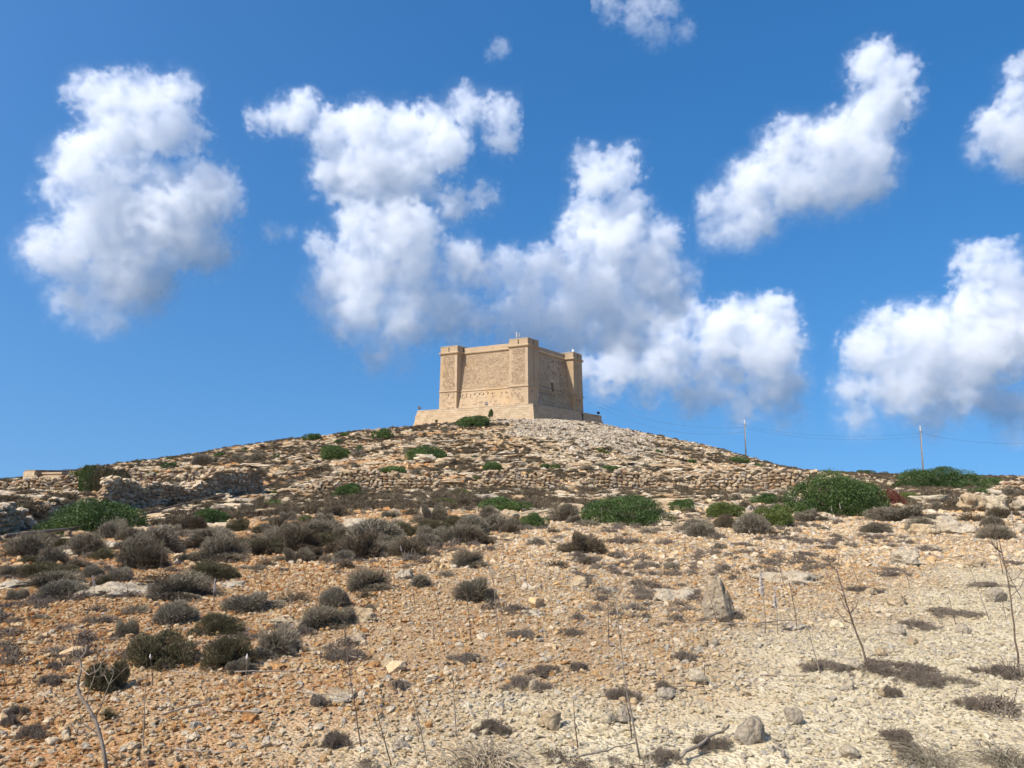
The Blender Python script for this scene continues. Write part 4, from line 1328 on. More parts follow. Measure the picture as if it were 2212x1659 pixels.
for r, rows in {
    2: [(650, 440, 190, 75, 'Y', 'bright green bush behind the square stone tank'), (750, 880, 780, 290, 'B', 'large dark green bush between the two grey wall ends'), (1670, 810, 380, 140, 'G', 'dark green bush below the pipe opposite the long grey wall'),
        (1370, 350, 140, 60, 'G'), (1220, 440, 140, 75, 'G'), (1750, 412, 230, 46, 'Y'), (1770, 255, 110, 45, 'G'), (1125, 305, 45, 20, 'G'), (550, 375, 90, 35, 'H'), (1360, 278, 60, 18, 'g'),
        (80, 695, 250, 105, 'H'), (1630, 325, 170, 95, 'D'), (1900, 300, 140, 70, 'K'), (2080, 300, 140, 60, 'K'), (2075, 430, 170, 75, 'K'), (1105, 455, 110, 75, 'H'), (2130, 200, 110, 40, 'd'), (1830, 215, 80, 40, 'd'), (690, 360, 100, 30, 'd'), (45, 455, 80, 25, 'd'),
        (380, 1235, 480, 180, 'H', 'large dark olive shrub beside the low limestone slab at the edge of the flat'), (1690, 1270, 440, 190, 'H', 'dark olive shrub in front of the pale bedrock slab'), (100, 1225, 200, 110, 'D'), (1180, 1165, 330, 220, 'K'), (810, 1085, 270, 120, 'H'), (1270, 930, 300, 95, 'K'), (1680, 950, 330, 120, 'D'), (1900, 1000, 220, 150, 'H'), (2090, 1050, 260, 130, 'K'),
        (1530, 1110, 220, 90, 'D'), (740, 1240, 170, 120, 'D'), (960, 1270, 200, 120, 'D'), (450, 1307, 420, 100, 'D'), (1480, 1300, 540, 85, 'D'), (2110, 880, 160, 110, 'H'), (1480, 900, 120, 80, 'K'), (620, 950, 170, 70, 'K'), (330, 1000, 280, 90, 'D'), (170, 1010, 240, 70, 'H'), (1060, 870, 150, 50, 'D'), (1420, 850, 120, 50, 'K'), (60, 960, 110, 70, 'D'), (520, 1050, 240, 80, 'K'), (250, 1120, 260, 90, 'H'), (1400, 1010, 260, 100, 'K'), (1050, 1010, 260, 110, 'D'), (950, 870, 160, 45, 'd')],
    3: [(620, 355, 250, 110, 'G', 'dark green bush on the slope beside the upper end of the pipe'), (1300, 365, 340, 110, 'G', 'wide dark green bush above pale boulders on the slope below the tower'), (980, 205, 160, 80, 'G'), (470, 210, 150, 55, 'G'), (745, 635, 255, 110, 'G', 'round dark green bush against the dry stone wall'), (1560, 450, 120, 50, 'H'), (1790, 445, 160, 75, 'G'), (220, 700, 280, 75, 'Y'), (410, 810, 110, 50, 'Y'), (1545, 610, 150, 55, 'Y'),
        (1880, 735, 470, 120, 'G'), (1420, 700, 200, 85, 'Y'), (1340, 705, 180, 78, 'K'), (2100, 855, 210, 110, 'G'), (1050, 475, 260, 50, 'G'), (780, 475, 130, 35, 'H'), (2180, 420, 90, 40, 'G'), (655, 232, 70, 30, 'g'), (810, 288, 70, 40, 'G'), (700, 180, 80, 35, 'G'), (175, 620, 60, 40, 'y'), (1090, 885, 150, 70, 'Y'), (200, 340, 80, 28, 'g'), (1665, 118, 320, 88, 'G', 'large dark green bush against the sunlit platform wall'),
        (1220, 470, 90, 60, 'D'), (660, 480, 90, 45, 'K'), (530, 445, 170, 55, 'K'), (440, 480, 110, 45, 'K'), (330, 435, 80, 45, 'K'), (60, 365, 130, 75, 'K'), (105, 275, 80, 38, 'K'), (195, 275, 80, 48, 'D'), (60, 480, 150, 65, 'K'), (800, 340, 110, 55, 'K'), (995, 280, 100, 55, 'K'), (910, 295, 50, 35, 'd'), (1005, 320, 45, 35, 'd'), (1145, 300, 40, 40, 'd'), (1250, 272, 40, 32, 'd'), (1170, 230, 80, 40, 'd'), (1025, 148, 45, 38, 'd'), (1155, 125, 40, 25, 'd'), (885, 155, 40, 25, 'd'), (760, 200, 60, 30, 'd'), (1290, 105, 30, 20, 'd'), (770, 415, 45, 45, 'd'), (1680, 260, 60, 35, 'd'), (1845, 310, 50, 45, 'd'), (1930, 320, 60, 40, 'd'), (1980, 350, 35, 25, 'd'), (2130, 360, 60, 30, 'd'), (2090, 445, 70, 30, 'd'), (1375, 485, 40, 30, 'd'),
        (550, 835, 160, 110, 'D'), (1060, 770, 110, 50, 'D'), (1190, 765, 130, 80, 'D'), (1640, 705, 240, 90, 'K'), (1770, 810, 150, 90, 'K'), (1925, 895, 140, 90, 'K'), (2070, 655, 120, 60, 'D'), (90, 885, 150, 80, 'H'), (150, 1050, 330, 170, 'H'), (330, 1110, 220, 110, 'D'), (560, 1000, 270, 150, 'H'), (470, 1095, 130, 120, 'K'), (560, 1110, 110, 80, 'D'), (770, 1040, 230, 140, 'D'), (940, 900, 150, 100, 'K'), (1020, 960, 170, 80, 'H'), (1180, 1070, 250, 160, 'K', 'dark brown thorny shrub at the tip of the grey thicket'), (1290, 1000, 260, 130, 'D'), (1640, 985, 290, 140, 'K', 'big brown thorny dome shrub ending the thicket on the orange flat'), (1440, 960, 200, 110, 'D'), (1080, 835, 130, 60, 'D'), (1210, 830, 100, 60, 'H'), (1340, 860, 120, 70, 'D'), (1470, 850, 90, 40, 'D'), (1800, 880, 150, 80, 'D'), (1610, 1150, 230, 140, 'D'), (2110, 985, 140, 70, 'D'), (710, 1160, 150, 70, 'D'), (130, 1140, 140, 70, 'D'), (60, 1170, 150, 60, 'D'), (640, 1050, 200, 120, 'K'), (860, 1000, 220, 120, 'K'), (1000, 1060, 240, 110, 'D'), (380, 990, 230, 110, 'H')],
    4: [(680, 1120, 850, 270, 'B', 'wide dark green bush with grey shrubs at its foot on the orange flat'), (1170, 990, 270, 110, 'G'), (1560, 1050, 350, 150, 'Y'), (1940, 920, 250, 90, 'G'), (2040, 1110, 260, 200, 'Y', 'light green bush behind the big round grey shrub'), (540, 645, 200, 60, 'G'), (1665, 570, 210, 60, 'G', 'dark green bush at the foot of the hillside utility pole'), (955, 485, 90, 45, 'G'), (1250, 560, 90, 35, 'g'), (45, 615, 100, 40, 'G'), (985, 850, 120, 50, 'H'), (1265, 835, 100, 45, 'H'), (1840, 600, 80, 35, 'g'),
        (1790, 1195, 320, 245, 'D', 'big round grey thorny shrub like a ball'), (1540, 1140, 160, 140, 'K'), (1300, 1165, 280, 140, 'D'), (300, 1370, 370, 205, 'K', 'round brown thorny shrub standing alone on the orange flat'), (130, 1080, 260, 170, 'D'), (865, 1190, 170, 80, 'D'), (1260, 1025, 150, 80, 'K'), (990, 735, 150, 45, 'K'), (290, 880, 100, 60, 'D'), (330, 1120, 240, 60, 'D'), (30, 1180, 120, 60, 'D'), (680, 1210, 90, 35, 'd'), (1700, 1290, 190, 45, 'M'), (1500, 1330, 130, 80, 'D'), (2090, 1205, 100, 50, 'D'), (1980, 1200, 160, 60, 'D'), (560, 1410, 100, 70, 'D'), (1760, 840, 180, 90, 'D'), (110, 820, 90, 60, 'D'), (1030, 670, 90, 30, 'd'), (910, 645, 60, 25, 'd'), (440, 600, 140, 50, 'd'), (330, 635, 140, 40, 'd'), (105, 592, 80, 28, 'd'), (225, 640, 60, 30, 'd'), (750, 620, 70, 30, 'd'), (1215, 460, 110, 50, 'd'), (740, 545, 120, 60, 'd'), (490, 460, 90, 50, 'd'), (440, 520, 70, 60, 'd'), (600, 480, 80, 40, 'd')],
    5: [(700, 945, 760, 360, 'B', 'huge dark green bush with a russet dead patch at its side'), (1130, 862, 260, 150, 'R', 'russet dead bush growing out of the huge green bush'), (1530, 720, 770, 200, 'B', 'broad dark green bush on the skyline below the far pole'), (140, 850, 260, 100, 'G'), (190, 1030, 340, 165, 'Y'), (1280, 830, 190, 110, 'Y'), (1850, 770, 180, 80, 'G'), (2140, 700, 130, 40, 'G'), (1960, 690, 180, 70, 'G'), (920, 600, 220, 40, 'g'),
        (1240, 990, 520, 145, 'D', 'wide brown grey thorny shrub before the limestone ledge'), (1020, 1085, 250, 115, 'D', 'round grey thorny shrub next to the cream boulders'), (450, 990, 170, 90, 'D'), (1380, 1060, 200, 120, 'D'), (1770, 985, 170, 85, 'D'), (1580, 790, 150, 70, 'D'), (1990, 1130, 260, 140, 'D'), (2090, 770, 160, 80, 'D'), (600, 1055, 110, 40, 'D'), (1070, 610, 150, 30, 'd'), (620, 1205, 160, 60, 'M'), (420, 1260, 250, 40, 'M'), (1150, 1390, 250, 60, 'M'), (2100, 1330, 260, 60, 'M')],
    6: [(1020, 760, 420, 290, 'H', 'dark bushy shrub at the front of the clump on the orange gravel'), (1450, 780, 330, 260, 'H', 'dark brown shrub beside the front shrub of the clump'), (1370, 560, 340, 160, 'H', 'dark olive shrub at the back of the clump on the orange gravel'), (1110, 480, 260, 150, 'D', 'grey domed shrub at the back of the clump on the orange gravel'), (660, 910, 280, 260, 'H', 'dark shrub behind the twisted dead stalk'), (790, 560, 140, 110, 'D', 'small grey shrub at the edge of the clump on the orange gravel'), (1740, 690, 260, 160, 'D', 'loose grey twiggy shrub at the end of the clump on the orange gravel'), (1520, 795, 170, 90, 'D', 'thin grey bare twiggy shrub against the dark shrub clump'), (400, 315, 310, 120, 'D'), (100, 320, 130, 70, 'D'), (1140, 320, 400, 130, 'D', 'long low grey shrub beside the flat bedrock slab'), (1590, 400, 330, 110, 'D'), (1860, 340, 210, 60, 'D'), (2110, 370, 200, 130, 'D'), (2050, 510, 320, 130, 'D'), (250, 445, 110, 35, 'D'), (860, 410, 170, 60, 'D'), (420, 330, 80, 45, 'D'), (650, 245, 150, 90, 'H'),
        (300, 860, 200, 50, 'M'), (370, 760, 150, 50, 'M'), (2130, 700, 170, 60, 'M'), (700, 1080, 130, 80, 'h'), (200, 1200, 260, 60, 'M'), (60, 1120, 120, 40, 'M'), (2100, 1250, 200, 80, 'M'), (2000, 1000, 150, 60, 'M'), (100, 1060, 140, 40, 'M')],
    7: [(270, 270, 260, 130, 'D', 'grey thorny dome shrub with a greenish top on the orange gravel'), (945, 335, 250, 140, 'D', 'compact grey thorny dome shrub alone in the orange gravel'), (60, 370, 170, 140, 'D'), (80, 480, 270, 110, 'D'), (260, 310, 100, 50, 'D'), (290, 390, 90, 50, 'D'), (610, 240, 130, 70, 'D'), (765, 180, 110, 55, 'D'), (1650, 100, 90, 50, 'D'), (1470, 120, 130, 50, 'D'), (2000, 320, 190, 70, 'M'), (1250, 560, 250, 70, 'M'), (900, 720, 230, 60, 'M'), (1290, 880, 340, 200, 'M'), (1400, 800, 250, 120, 'M'), (1560, 550, 160, 50, 'M'), (150, 700, 330, 80, 'M'), (460, 890, 130, 60, 'M'), (1080, 1160, 260, 130, 'M'), (1880, 960, 260, 150, 'M'), (1200, 390, 110, 60, 'M'), (1600, 780, 150, 50, 'M'), (50, 1240, 150, 60, 'M'), (2130, 900, 150, 80, 'M'), (2150, 1370, 250, 100, 'M'), (1750, 330, 130, 50, 'M')],
    8: [(1450, 850, 600, 110, 'M'), (1600, 900, 420, 120, 'M'), (1000, 830, 330, 180, 'M'), (1230, 340, 250, 60, 'M'), (1400, 240, 230, 70, 'M'), (130, 760, 200, 70, 'M'), (2100, 860, 300, 120, 'M'), (1780, 480, 330, 60, 'M'), (1550, 560, 260, 70, 'M'), (2000, 310, 260, 50, 'M'), (1400, 980, 150, 50, 'M'), (60, 200, 110, 60, 'D'), (1000, 70, 150, 50, 'M'), (850, 110, 180, 40, 'M'), (500, 60, 160, 25, 'M'), (1500, 1340, 260, 60, 'M'), (1450, 1270, 250, 60, 'M'), (1880, 1060, 200, 40, 'M'), (300, 1300, 260, 60, 'M')],
}.items():
    for row in rows: put(r, *row)

# bush growing from the platform wall and sprigs at its foot
q = local_w(PX0 - .35, 6.2, -.55)
o = plant('G', q + Vector((0, 0, -.55)), 1.15, 1.55, 'small dark green bush growing out of the sunlit platform wall', 1.0)
q = local_w(PX0 - .5, 18.6, -1.6)
plant('g', q, .55, .6, 'tiny green sprig growing from the sunlit platform wall', 1.0, None, True)

# two tall dry evergreen bushes with brown reeds between the tank and the grey wall
def column(px, w_, h_, label, dry):
    y = 48.8
    x = xat(px, y)
    n = 5200
    t = rng.random(n); a = rng.random(n) * 6.283
    rr = .5 * np.sqrt(np.sin(np.clip(t * 2.6 + .35, 0, 3.14))).clip(.1, 1) * (1 - .3 * rng.random(n) ** 2)
    P = np.stack([rr * np.cos(a), rr * np.sin(a), t], 1)
    D = np.stack([.25 * np.cos(a), .25 * np.sin(a), np.ones(n)], 1) + rng.normal(size=(n, 3)) * .2
    ln = rng.uniform(.04, .1, n)
    fol = quads('column_foliage', P, D, sph(n), ln, ln * .3, [M_HEATH if dry else M_MASTIC])
    m = 340
    A = np.stack([rng.normal(size=m) * .12, rng.normal(size=m) * .12, rng.uniform(0, .3, m)], 1)
    B = np.stack([rng.normal(size=m) * .24 + .15, rng.normal(size=m) * .22, rng.uniform(.6, 1.08, m)], 1)
    st = twig_mesh('reed_stems', [twigs(A, B, np.full(m, .006), .05)], [M_DRY])
    o = obj('evergreen_bush', None, None, (x, y, Hf(x, y) - .05), (0, 0, rnd.uniform(0, 6)), (w_, w_, h_))
    obj('foliage', fol, o); obj('dry_stems', st, o)
    tag(o, label, 'bush')


column(93, 1.25, 1.95, 'tall dark evergreen bush with dry reeds beside the rubble wall', False)
column(120, 1.7, 1.55, 'tall half dry evergreen bush leaning at the grey wall end', True)
column(106, 1.3, 1.75, 'upright brown reedy bush between the two tall evergreens', True)

# more small plants dotted over the hill
tries = 0; made = 0
while made < 170 and tries < 4000:
    tries += 1
    y = rnd.uniform(70, 137); x = rnd.uniform(-.68 * y, .62 * y)
    if float(screemask(np.array([x]), np.array([y]))[0]) > .3 or (abs(x - 3) < 22 and y > 134): continue
    if x > 12 and rnd.random() < .45: continue
    if any((x - a) ** 2 + (y - b) ** 2 < (.5 * c + .4) ** 2 for a, b, c in PLANTED): continue
    w_ = rnd.uniform(.35, 1.3); k = rnd.choices(['d', 'g', 'h', 'y'], [70, 12, 14, 4])[0]
    plant(k, Vector((x, y, Hf(x, y) - .03)), w_, w_ * rnd.uniform(.38, .6), None, 1.0, None, True)
    PLANTED.append((x, y, w_)); made += 1
for k in range(14):                                     # the thicket below the pipe runs together
    X, Y = rnd.uniform(0, 1050), rnd.triangular(1125, 1225, 1150)
    if X > 700 and Y > 1180: continue
    p, t = hit(X, Y)
    if p.x < -15.5 and p.y > 27: continue
    w_ = rnd.uniform(.6, 1.5); kk = rnd.choices(['D', 'K', 'H', 'Y'], [46, 22, 28, 4])[0]
    plant(kk, Vector((p.x, p.y, p.z - .05)), w_, w_ * rnd.uniform(.26, .4), None, 1.0)
    PLANTED.append((p.x, p.y, w_))
tries = made = 0
while made < 75 and tries < 3000:
    tries += 1
    X, Y = rnd.uniform(0, 2212), rnd.uniform(1075, 1230)
    if Y > 1160 and X > 1000: continue
    p, t = hit(X, Y)
    if any((p.x - a) ** 2 + (p.y - b) ** 2 < (.42 * c + .2) ** 2 for a, b, c in PLANTED): continue
    if p.x < -16 and p.y > 30: continue
    w_ = rnd.uniform(.35, .95); k = rnd.choices(['D', 'K', 'H', 'y'], [60, 22, 14, 4])[0]
    plant(k, Vector((p.x, p.y, p.z - .03)), w_, w_ * rnd.uniform(.4, .58), None, 1.0)
    PLANTED.append((p.x, p.y, w_)); made += 1
# ------------------------------------------------------------------ dead stalks, squill spikes, sticks
def stalk(r, bx, by, tx, ty, style, label=None, rad=None):
    X, Y = zp(r, bx, by); p, t = hit(X, Y)
    X2, Y2 = zp(r, tx, ty); d = raydir(X2, Y2); d = d * (p.y / d.y)
    top = Vector((d.x, p.y + rnd.uniform(-.06, .06), CAMZ + d.z)) - p
    L = top.length
    rad = (rad * .46 if rad else (.0038 + .002 * min(1.6, L)))
    n = 9
    wob = Vector((rnd.uniform(-.03, .03), rnd.uniform(-.03, .03), 0)) * L
    pts = [top * (k / n) + wob * math.sin(3.1 * k / n) + Vector((rnd.uniform(-.006, .006), rnd.uniform(-.006, .006), 0)) * (1 if 0 < k < n else 0) * L for k in range(n + 1)]
    pts[0].z -= .03
    bm = bmesh.new()
    tube(bm, pts, [rad * (1 - .55 * k / n) for k in range(n + 1)], 6)
    mat = M_STALK if rnd.random() < .4 else M_STALK_BROWN
    o = obj('dry_stalk' if style < 2 else 'squill_spike', None, None, p)
    obj('stem', bm_mesh('stem', bm, [mat], True), o)
    if style == 1:
        bm = bmesh.new()
        for k in range(rnd.randint(5, 9)):
            s = pts[rnd.randint(int(n * .55), n)]
            a = rnd.uniform(0, 6.28); l = L * rnd.uniform(.08, .26)
            e = s + Vector((math.cos(a) * l * .7, math.sin(a) * l * .7, l * rnd.uniform(.5, 1)))
            m = s.lerp(e, .5) + Vector((math.cos(a), math.sin(a), -.5)) * l * .1
            tube(bm, [s, m, e], [rad * .45, rad * .35, rad * .25], 4)
            for q in range(rnd.randint(2, 5)):
                f = e + Vector((rnd.uniform(-1, 1), rnd.uniform(-1, 1), rnd.uniform(.2, 1))) * l * .3
                tube(bm, [e, f], [rad * .22, rad * .15], 3)
        obj('side_shoots', bm_mesh('side_shoots', bm, [mat]), o)
    if style == 2:
        m = 150; ax = np.array(top.normalized()); T = rng.uniform(.62, 1.0, m)
        A = np.array([list(top * tt) for tt in T]); dd = sph(m) * .9 + ax * .5
        W = (1.05 - T).clip(0, .4) * 2.2 * .05 * L + .006
        me = twig_mesh('flower_head', [twigs(A, A + dd * W[:, None], np.full(m, .0035 + .002 * L), .1, 1, .8)], [M_SPIKE])
        obj('flower_head', me, o)
    if style == 3:
        bm = bmesh.new(); a, b = top * .93, top * 1.12
        tube(bm, [a, a.lerp(b, .4), b], [rad * .9, rad * 2.1, rad * .4], 7)
        obj('bud', bm_mesh('bud', bm, [M_SPIKE], True), o)
    where = 'in the pale gravel of the track' if palemask(np.array([p.x]), np.array([p.y]))[0] > .5 else ('standing in the stony orange flat' if p.y < 14 else 'among the shrubs and ledges')
    what = {0: 'bare dead stalk ', 1: 'dead stalk with bare branching top ', 2: 'pale sea squill flower spike ', 3: 'unopened squill spike with pointed bud '}[style]
    tag(o, label or what + where, 'stalk' if style < 2 else 'flower spike', None if label else what.strip() + 's ' + where)
    return o


for row in [
    (7, 240, 1280, 130, 560, 1), (7, 425, 1372, 320, 950, 1), (7, 655, 1372, 548, 850, 1), (7, 830, 1200, 800, 730, 1), (7, 1997, 1325, 1840, 300, 1, 'tall slender dead stalk rising from the withered mat in the gravel', .013), (7, 1940, 1200, 1880, 870, 0), (7, 1600, 1260, 1570, 950, 0), (7, 1105, 565, 1060, 100, 1), (7, 735, 450, 670, 180, 0), (7, 925, 590, 890, 200, 0), (7, 500, 210, 490, 20, 0), (7, 410, 270, 395, 50, 1), (7, 570, 350, 545, 200, 0), (7, 1280, 260, 1255, 80, 0), (7, 1145, 200, 1110, 20, 1), (7, 1210, 250, 1185, 40, 0), (7, 1350, 560, 1345, 430, 0), (7, 690, 600, 680, 430, 0), (7, 1795, 600, 1780, 250, 0),
    (8, 1272, 815, 1075, 200, 1, 'thick leaning dead fennel stalk beside the dark withered mat', .02), (8, 2178, 805, 2060, 10, 1, 'thick dark dead stalk rising above the dark withered mat by the track', .018), (8, 2003, 515, 1870, 110, 0), (8, 967, 835, 905, 540, 0), (8, 630, 590, 597, 200, 2), (8, 827, 575, 770, 265, 1), (8, 702, 595, 682, 330, 2), (8, 1797, 535, 1735, 350, 0), (8, 545, 340, 520, 140, 0), (8, 1515, 320, 1485, 170, 0), (8, 752, 310, 700, 90, 1), (8, 338, 535, 285, 340, 0), (8, 2205, 385, 2100, 160, 1), (8, 2100, 500, 2050, 330, 1), (8, 260, 850, 258, 770, 0), (8, 48, 1240, 44, 1165, 0), (8, 1200, 280, 1150, 140, 1), (8, 205, 210, 200, 150, 0), (8, 140, 100, 135, 0, 0),
    (6, 905, 1265, 898, 840, 0), (6, 967, 862, 965, 672, 3, 'short squill stalk with pointed bud in front of the dark shrub clump'), (6, 1547, 892, 1546, 690, 3), (6, 2027, 725, 2024, 600, 0), (6, 1352, 392, 1354, 195, 2), (6, 612, 342, 588, 165, 2), (6, 808, 312, 808, 175, 0), (6, 1998, 365, 2063, 85, 1), (6, 2200, 725, 2178, 440, 1), (6, 476, 622, 466, 470, 0), (6, 1655, 282, 1655, 100, 0), (6, 1837, 435, 1830, 220, 1), (6, 95, 980, 97, 905, 0), (6, 30, 850, 28, 730, 0), (6, 545, 300, 540, 140, 0), (6, 1010, 130, 1022, 0, 1), (6, 955, 110, 930, 0, 1),
    (4, 1200, 1350, 1175, 1050, 0), (4, 235, 1400, 230, 1225, 0), (4, 462, 1110, 456, 955, 2), (4, 783, 1118, 780, 1045, 2), (4, 800, 1110, 797, 1060, 2), (4, 1262, 1015, 1256, 940, 2), (4, 1005, 1075, 998, 960, 2), (4, 1770, 1200, 1768, 1160, 2), (4, 1330, 560, 1335, 500, 1), (4, 1215, 1400, 1210, 1300, 0),
    (5, 672, 950, 660, 860, 2), (5, 740, 958, 720, 830, 2), (5, 978, 940, 974, 830, 2), (5, 1202, 800, 1196, 725, 2), (5, 2045, 1413, 1965, 950, 1, 'tall brown dead stalk with bare branches by the cream rocks'), (5, 2140, 1120, 2110, 900, 2), (5, 1880, 1000, 1860, 910, 2), (5, 1430, 860, 1425, 800, 2), (5, 1390, 720, 1380, 620, 1), (5, 1470, 1120, 1440, 960, 0), (5, 945, 1190, 935, 1080, 0), (5, 245, 1400, 225, 1200, 1), (5, 700, 1400, 640, 1290, 1), (5, 1235, 600, 1218, 565, 1), (5, 1840, 600, 1828, 540, 1), (5, 745, 590, 738, 545, 1), (5, 430, 570, 428, 520, 1), (5, 1560, 720, 1530, 640, 1),
    (3, 1592, 995, 1590, 830, 0), (3, 1135, 1090, 1112, 985, 2), (3, 246, 1065, 243, 890, 0), (3, 412, 1235, 390, 1040, 0), (3, 548, 1105, 545, 1005, 0), (3, 1850, 985, 1825, 760, 1), (3, 1775, 880, 1775, 750, 1), (3, 1540, 1140, 1510, 930, 1), (3, 920, 960, 880, 780, 1), (3, 1005, 890, 998, 840, 2), (3, 1395, 700, 1392, 665, 2), (3, 880, 760, 850, 660, 1), (3, 2040, 1290, 2000, 1090, 0), (3, 1250, 640, 1245, 560, 1), (3, 230, 240, 228, 205, 1), (3, 378, 215, 374, 180, 1), (3, 400, 210, 398, 178, 1), (3, 45, 270, 42, 245, 1), (3, 555, 180, 553, 150, 1), (3, 925, 150, 928, 108, 1), (3, 1090, 140, 1088, 95, 1),
    (2, 1207, 1145, 1185, 985, 1), (2, 1302, 1165, 1298, 965, 0), (2, 366, 925, 365, 880, 2), (2, 2100, 1110, 2092, 1045, 2), (2, 1820, 960, 1817, 920, 2), (2, 1960, 960, 1975, 830, 1), (2, 760, 1270, 745, 1215, 2), (2, 1730, 1305, 1722, 1240, 2), (2, 335, 1290, 330, 1235, 2), (2, 1435, 1210, 1430, 1100, 0), (2, 1005, 1160, 1010, 1090, 0), (2, 2062, 200, 2056, 170, 1), (2, 910, 330, 905, 300, 1),
]:
    stalk(*row)

# the twisted dead fennel close by
p, t = hit(*zp(6, 690, 1400))
def at_px(r, x, y, yy): d = raydir(*zp(r, x, y)); return d * (yy / d.y) + Vector((0, 0, CAMZ)) - p
o = obj('dead_fennel', None, None, p)
tag(o, 'thick twisted dead fennel stalk with curling bare branches', 'stalk')
Yb = p.y
bm = bmesh.new()
tr = [Vector((0, 0, -.05))] + [at_px(6, a, b, Yb + k * .01) for k, (a, b) in enumerate(((655, 1270), (632, 1170), (600, 1070), (545, 975), (500, 915), (490, 860), (500, 800), (515, 750), (505, 690), (540, 650), (548, 600)))]
tube(bm, tr, [.0105, .010, .0098, .0095, .009, .0085, .008, .0072, .0065, .006, .005, .004], 8)
obj('stem', bm_mesh('stem', bm, [M_STALK], True), o)
for br, rr in ((((632, 1170), (590, 1140), (530, 1100), (500, 1030), (490, 960)), .006), (((600, 1070), (640, 980), (690, 850), (720, 780)), .006), (((690, 850), (660, 790), (640, 800)), .004), (((690, 850), (740, 800), (765, 775)), .004), (((545, 975), (560, 900), (590, 820), (600, 780)), .006), (((515, 750), (560, 790), (620, 760), (655, 690)), .005), (((500, 915), (440, 930), (370, 980), (330, 960)), .005), (((505, 690), (490, 660), (488, 640)), .004), (((500, 800), (450, 780), (400, 770)), .004), (((632, 1170), (560, 1180), (480, 1150)), .005)):
    bm = bmesh.new(); pts = [at_px(6, a, b, Yb + rnd.uniform(-.12, .12) * (k > 0) + .05) for k, (a, b) in enumerate(br)]
    tube(bm, pts, [rr * .6 * (1 - .6 * k / (len(pts) - 1)) for k in range(len(pts))], 6)
    for q in range(4):
        e = pts[-1] + Vector((rnd.uniform(-.05, .05), rnd.uniform(-.05, .05), rnd.uniform(0, .06))); tube(bm, [pts[-1], e], [.002, .0012], 4)
    obj('branch', bm_mesh('branch', bm, [M_STALK], True), o)

# arching dead grass tuft
def tuft(r, x, y, w_, h_, n, label, mat, rad=.0028):
    p, t = hit(*zp(r, x, y)); k = ZC_[r][2] * t / F22
    W, Hh = w_ * k, h_ * k
    bm = bmesh.new()
    V, Q, A, c = [], [], [], 0
    base = np.stack([rng.normal(size=n) * W * .12, rng.normal(size=n) * W * .12, np.zeros(n) - .02], 1)
    a = rng.random(n) * 6.283; reach = rng.uniform(.15, .55, n) * W; hh = rng.uniform(.35, 1.0, n) * Hh
    end = base + np.stack([np.cos(a) * reach, np.sin(a) * reach, rng.uniform(.15, .8, n) * hh], 1)
    mid = base * .6 + end * .4 + np.stack([np.zeros(n), np.zeros(n), hh * .75], 1)
    parts = []
    prev = base
    for s in range(1, 6):
        tt = s / 5; cur = base * (1 - tt) ** 2 + 2 * mid * tt * (1 - tt) + end * tt ** 2
        parts.append(twigs(prev, cur, np.full(n, rad * (1.15 - tt * .6)), .04, 1, .9)); prev = cur
    me = twig_mesh('dead_grass', parts, [mat])
    o = obj('dead_grass_tuft', me, None, p)
    tag(o, label, 'grass tuft', None)


tuft(7, 1030, 1390, 640, 270, 230, 'tuft of arching pale grey dead stems in the gravel', M_STRAW, .0034)
tuft(8, 1650, 1400, 520, 170, 260, 'low tuft of dry grass and broken stems in the pale gravel', M_DRY, .002)
tuft(8, 2100, 1400, 420, 200, 240, 'brown tuft of dry grass beside the pale track gravel', M_DRY, .002)
tuft(8, 2150, 860, 260, 160, 120, 'dark grass tuft at the foot of the thick dark stalk', M_MAT)

# sticks lying on the stones
def stick(r, a, b, rad, label=None):
    A, _ = hit(*zp(r, *a)); B, _ = hit(*zp(r, *b)); n = 7; pts = []
    for k in range(n + 1):
        q = A.lerp(B, k / n); q += Vector((rnd.uniform(-.02, .02), rnd.uniform(-.02, .02), 0)) * (0 < k < n)
        q.z = Hf(q.x, q.y) + .035 + rad + rnd.uniform(0, .012); pts.append(q - A)
    bm = bmesh.new(); tube(bm, pts, [rad * (1 - .5 * k / n) for k in range(n + 1)], 6)
    o = obj('fallen_stick', bm_mesh('fallen_stick', bm, [M_STALK], True), None, A)
    tag(o, label or 'thin dead stick lying on the stony ground', 'stick', None if label else 'sticks lying on the stones')


stick(8, (120, 1405), (410, 1215), .012, 'thick grey broken branch lying in the pale gravel')
stick(8, (740, 1405), (685, 1290), .01, 'short grey broken branch end in the pale gravel')
for s in ((8, (380, 560), (720, 568)), (8, (190, 548), (330, 548)), (8, (560, 560), (840, 530)), (6, (1080, 800), (1280, 840)), (6, (1480, 815), (1900, 800)), (6, (1110, 1320), (1470, 1342)), (6, (1470, 1075), (1700, 1085)), (6, (1880, 945), (2180, 985)), (6, (500, 535), (700, 545)), (6, (870, 860), (930, 862)), (6, (1530, 530), (1690, 540)), (7, (600, 475), (820, 520)), (7, (150, 710), (240, 716)), (7, (1690, 480), (1640, 510)), (7, (1590, 1370), (1960, 1275)), (7, (640, 860), (740, 850)), (8, (90, 962), (340, 965)), (8, (600, 885), (900, 890)), (8, (1180, 555), (1330, 560)), (7, (1470, 125), (1600, 118)), (6, (1020, 1100), (1380, 985))):
    stick(*s, .0065)
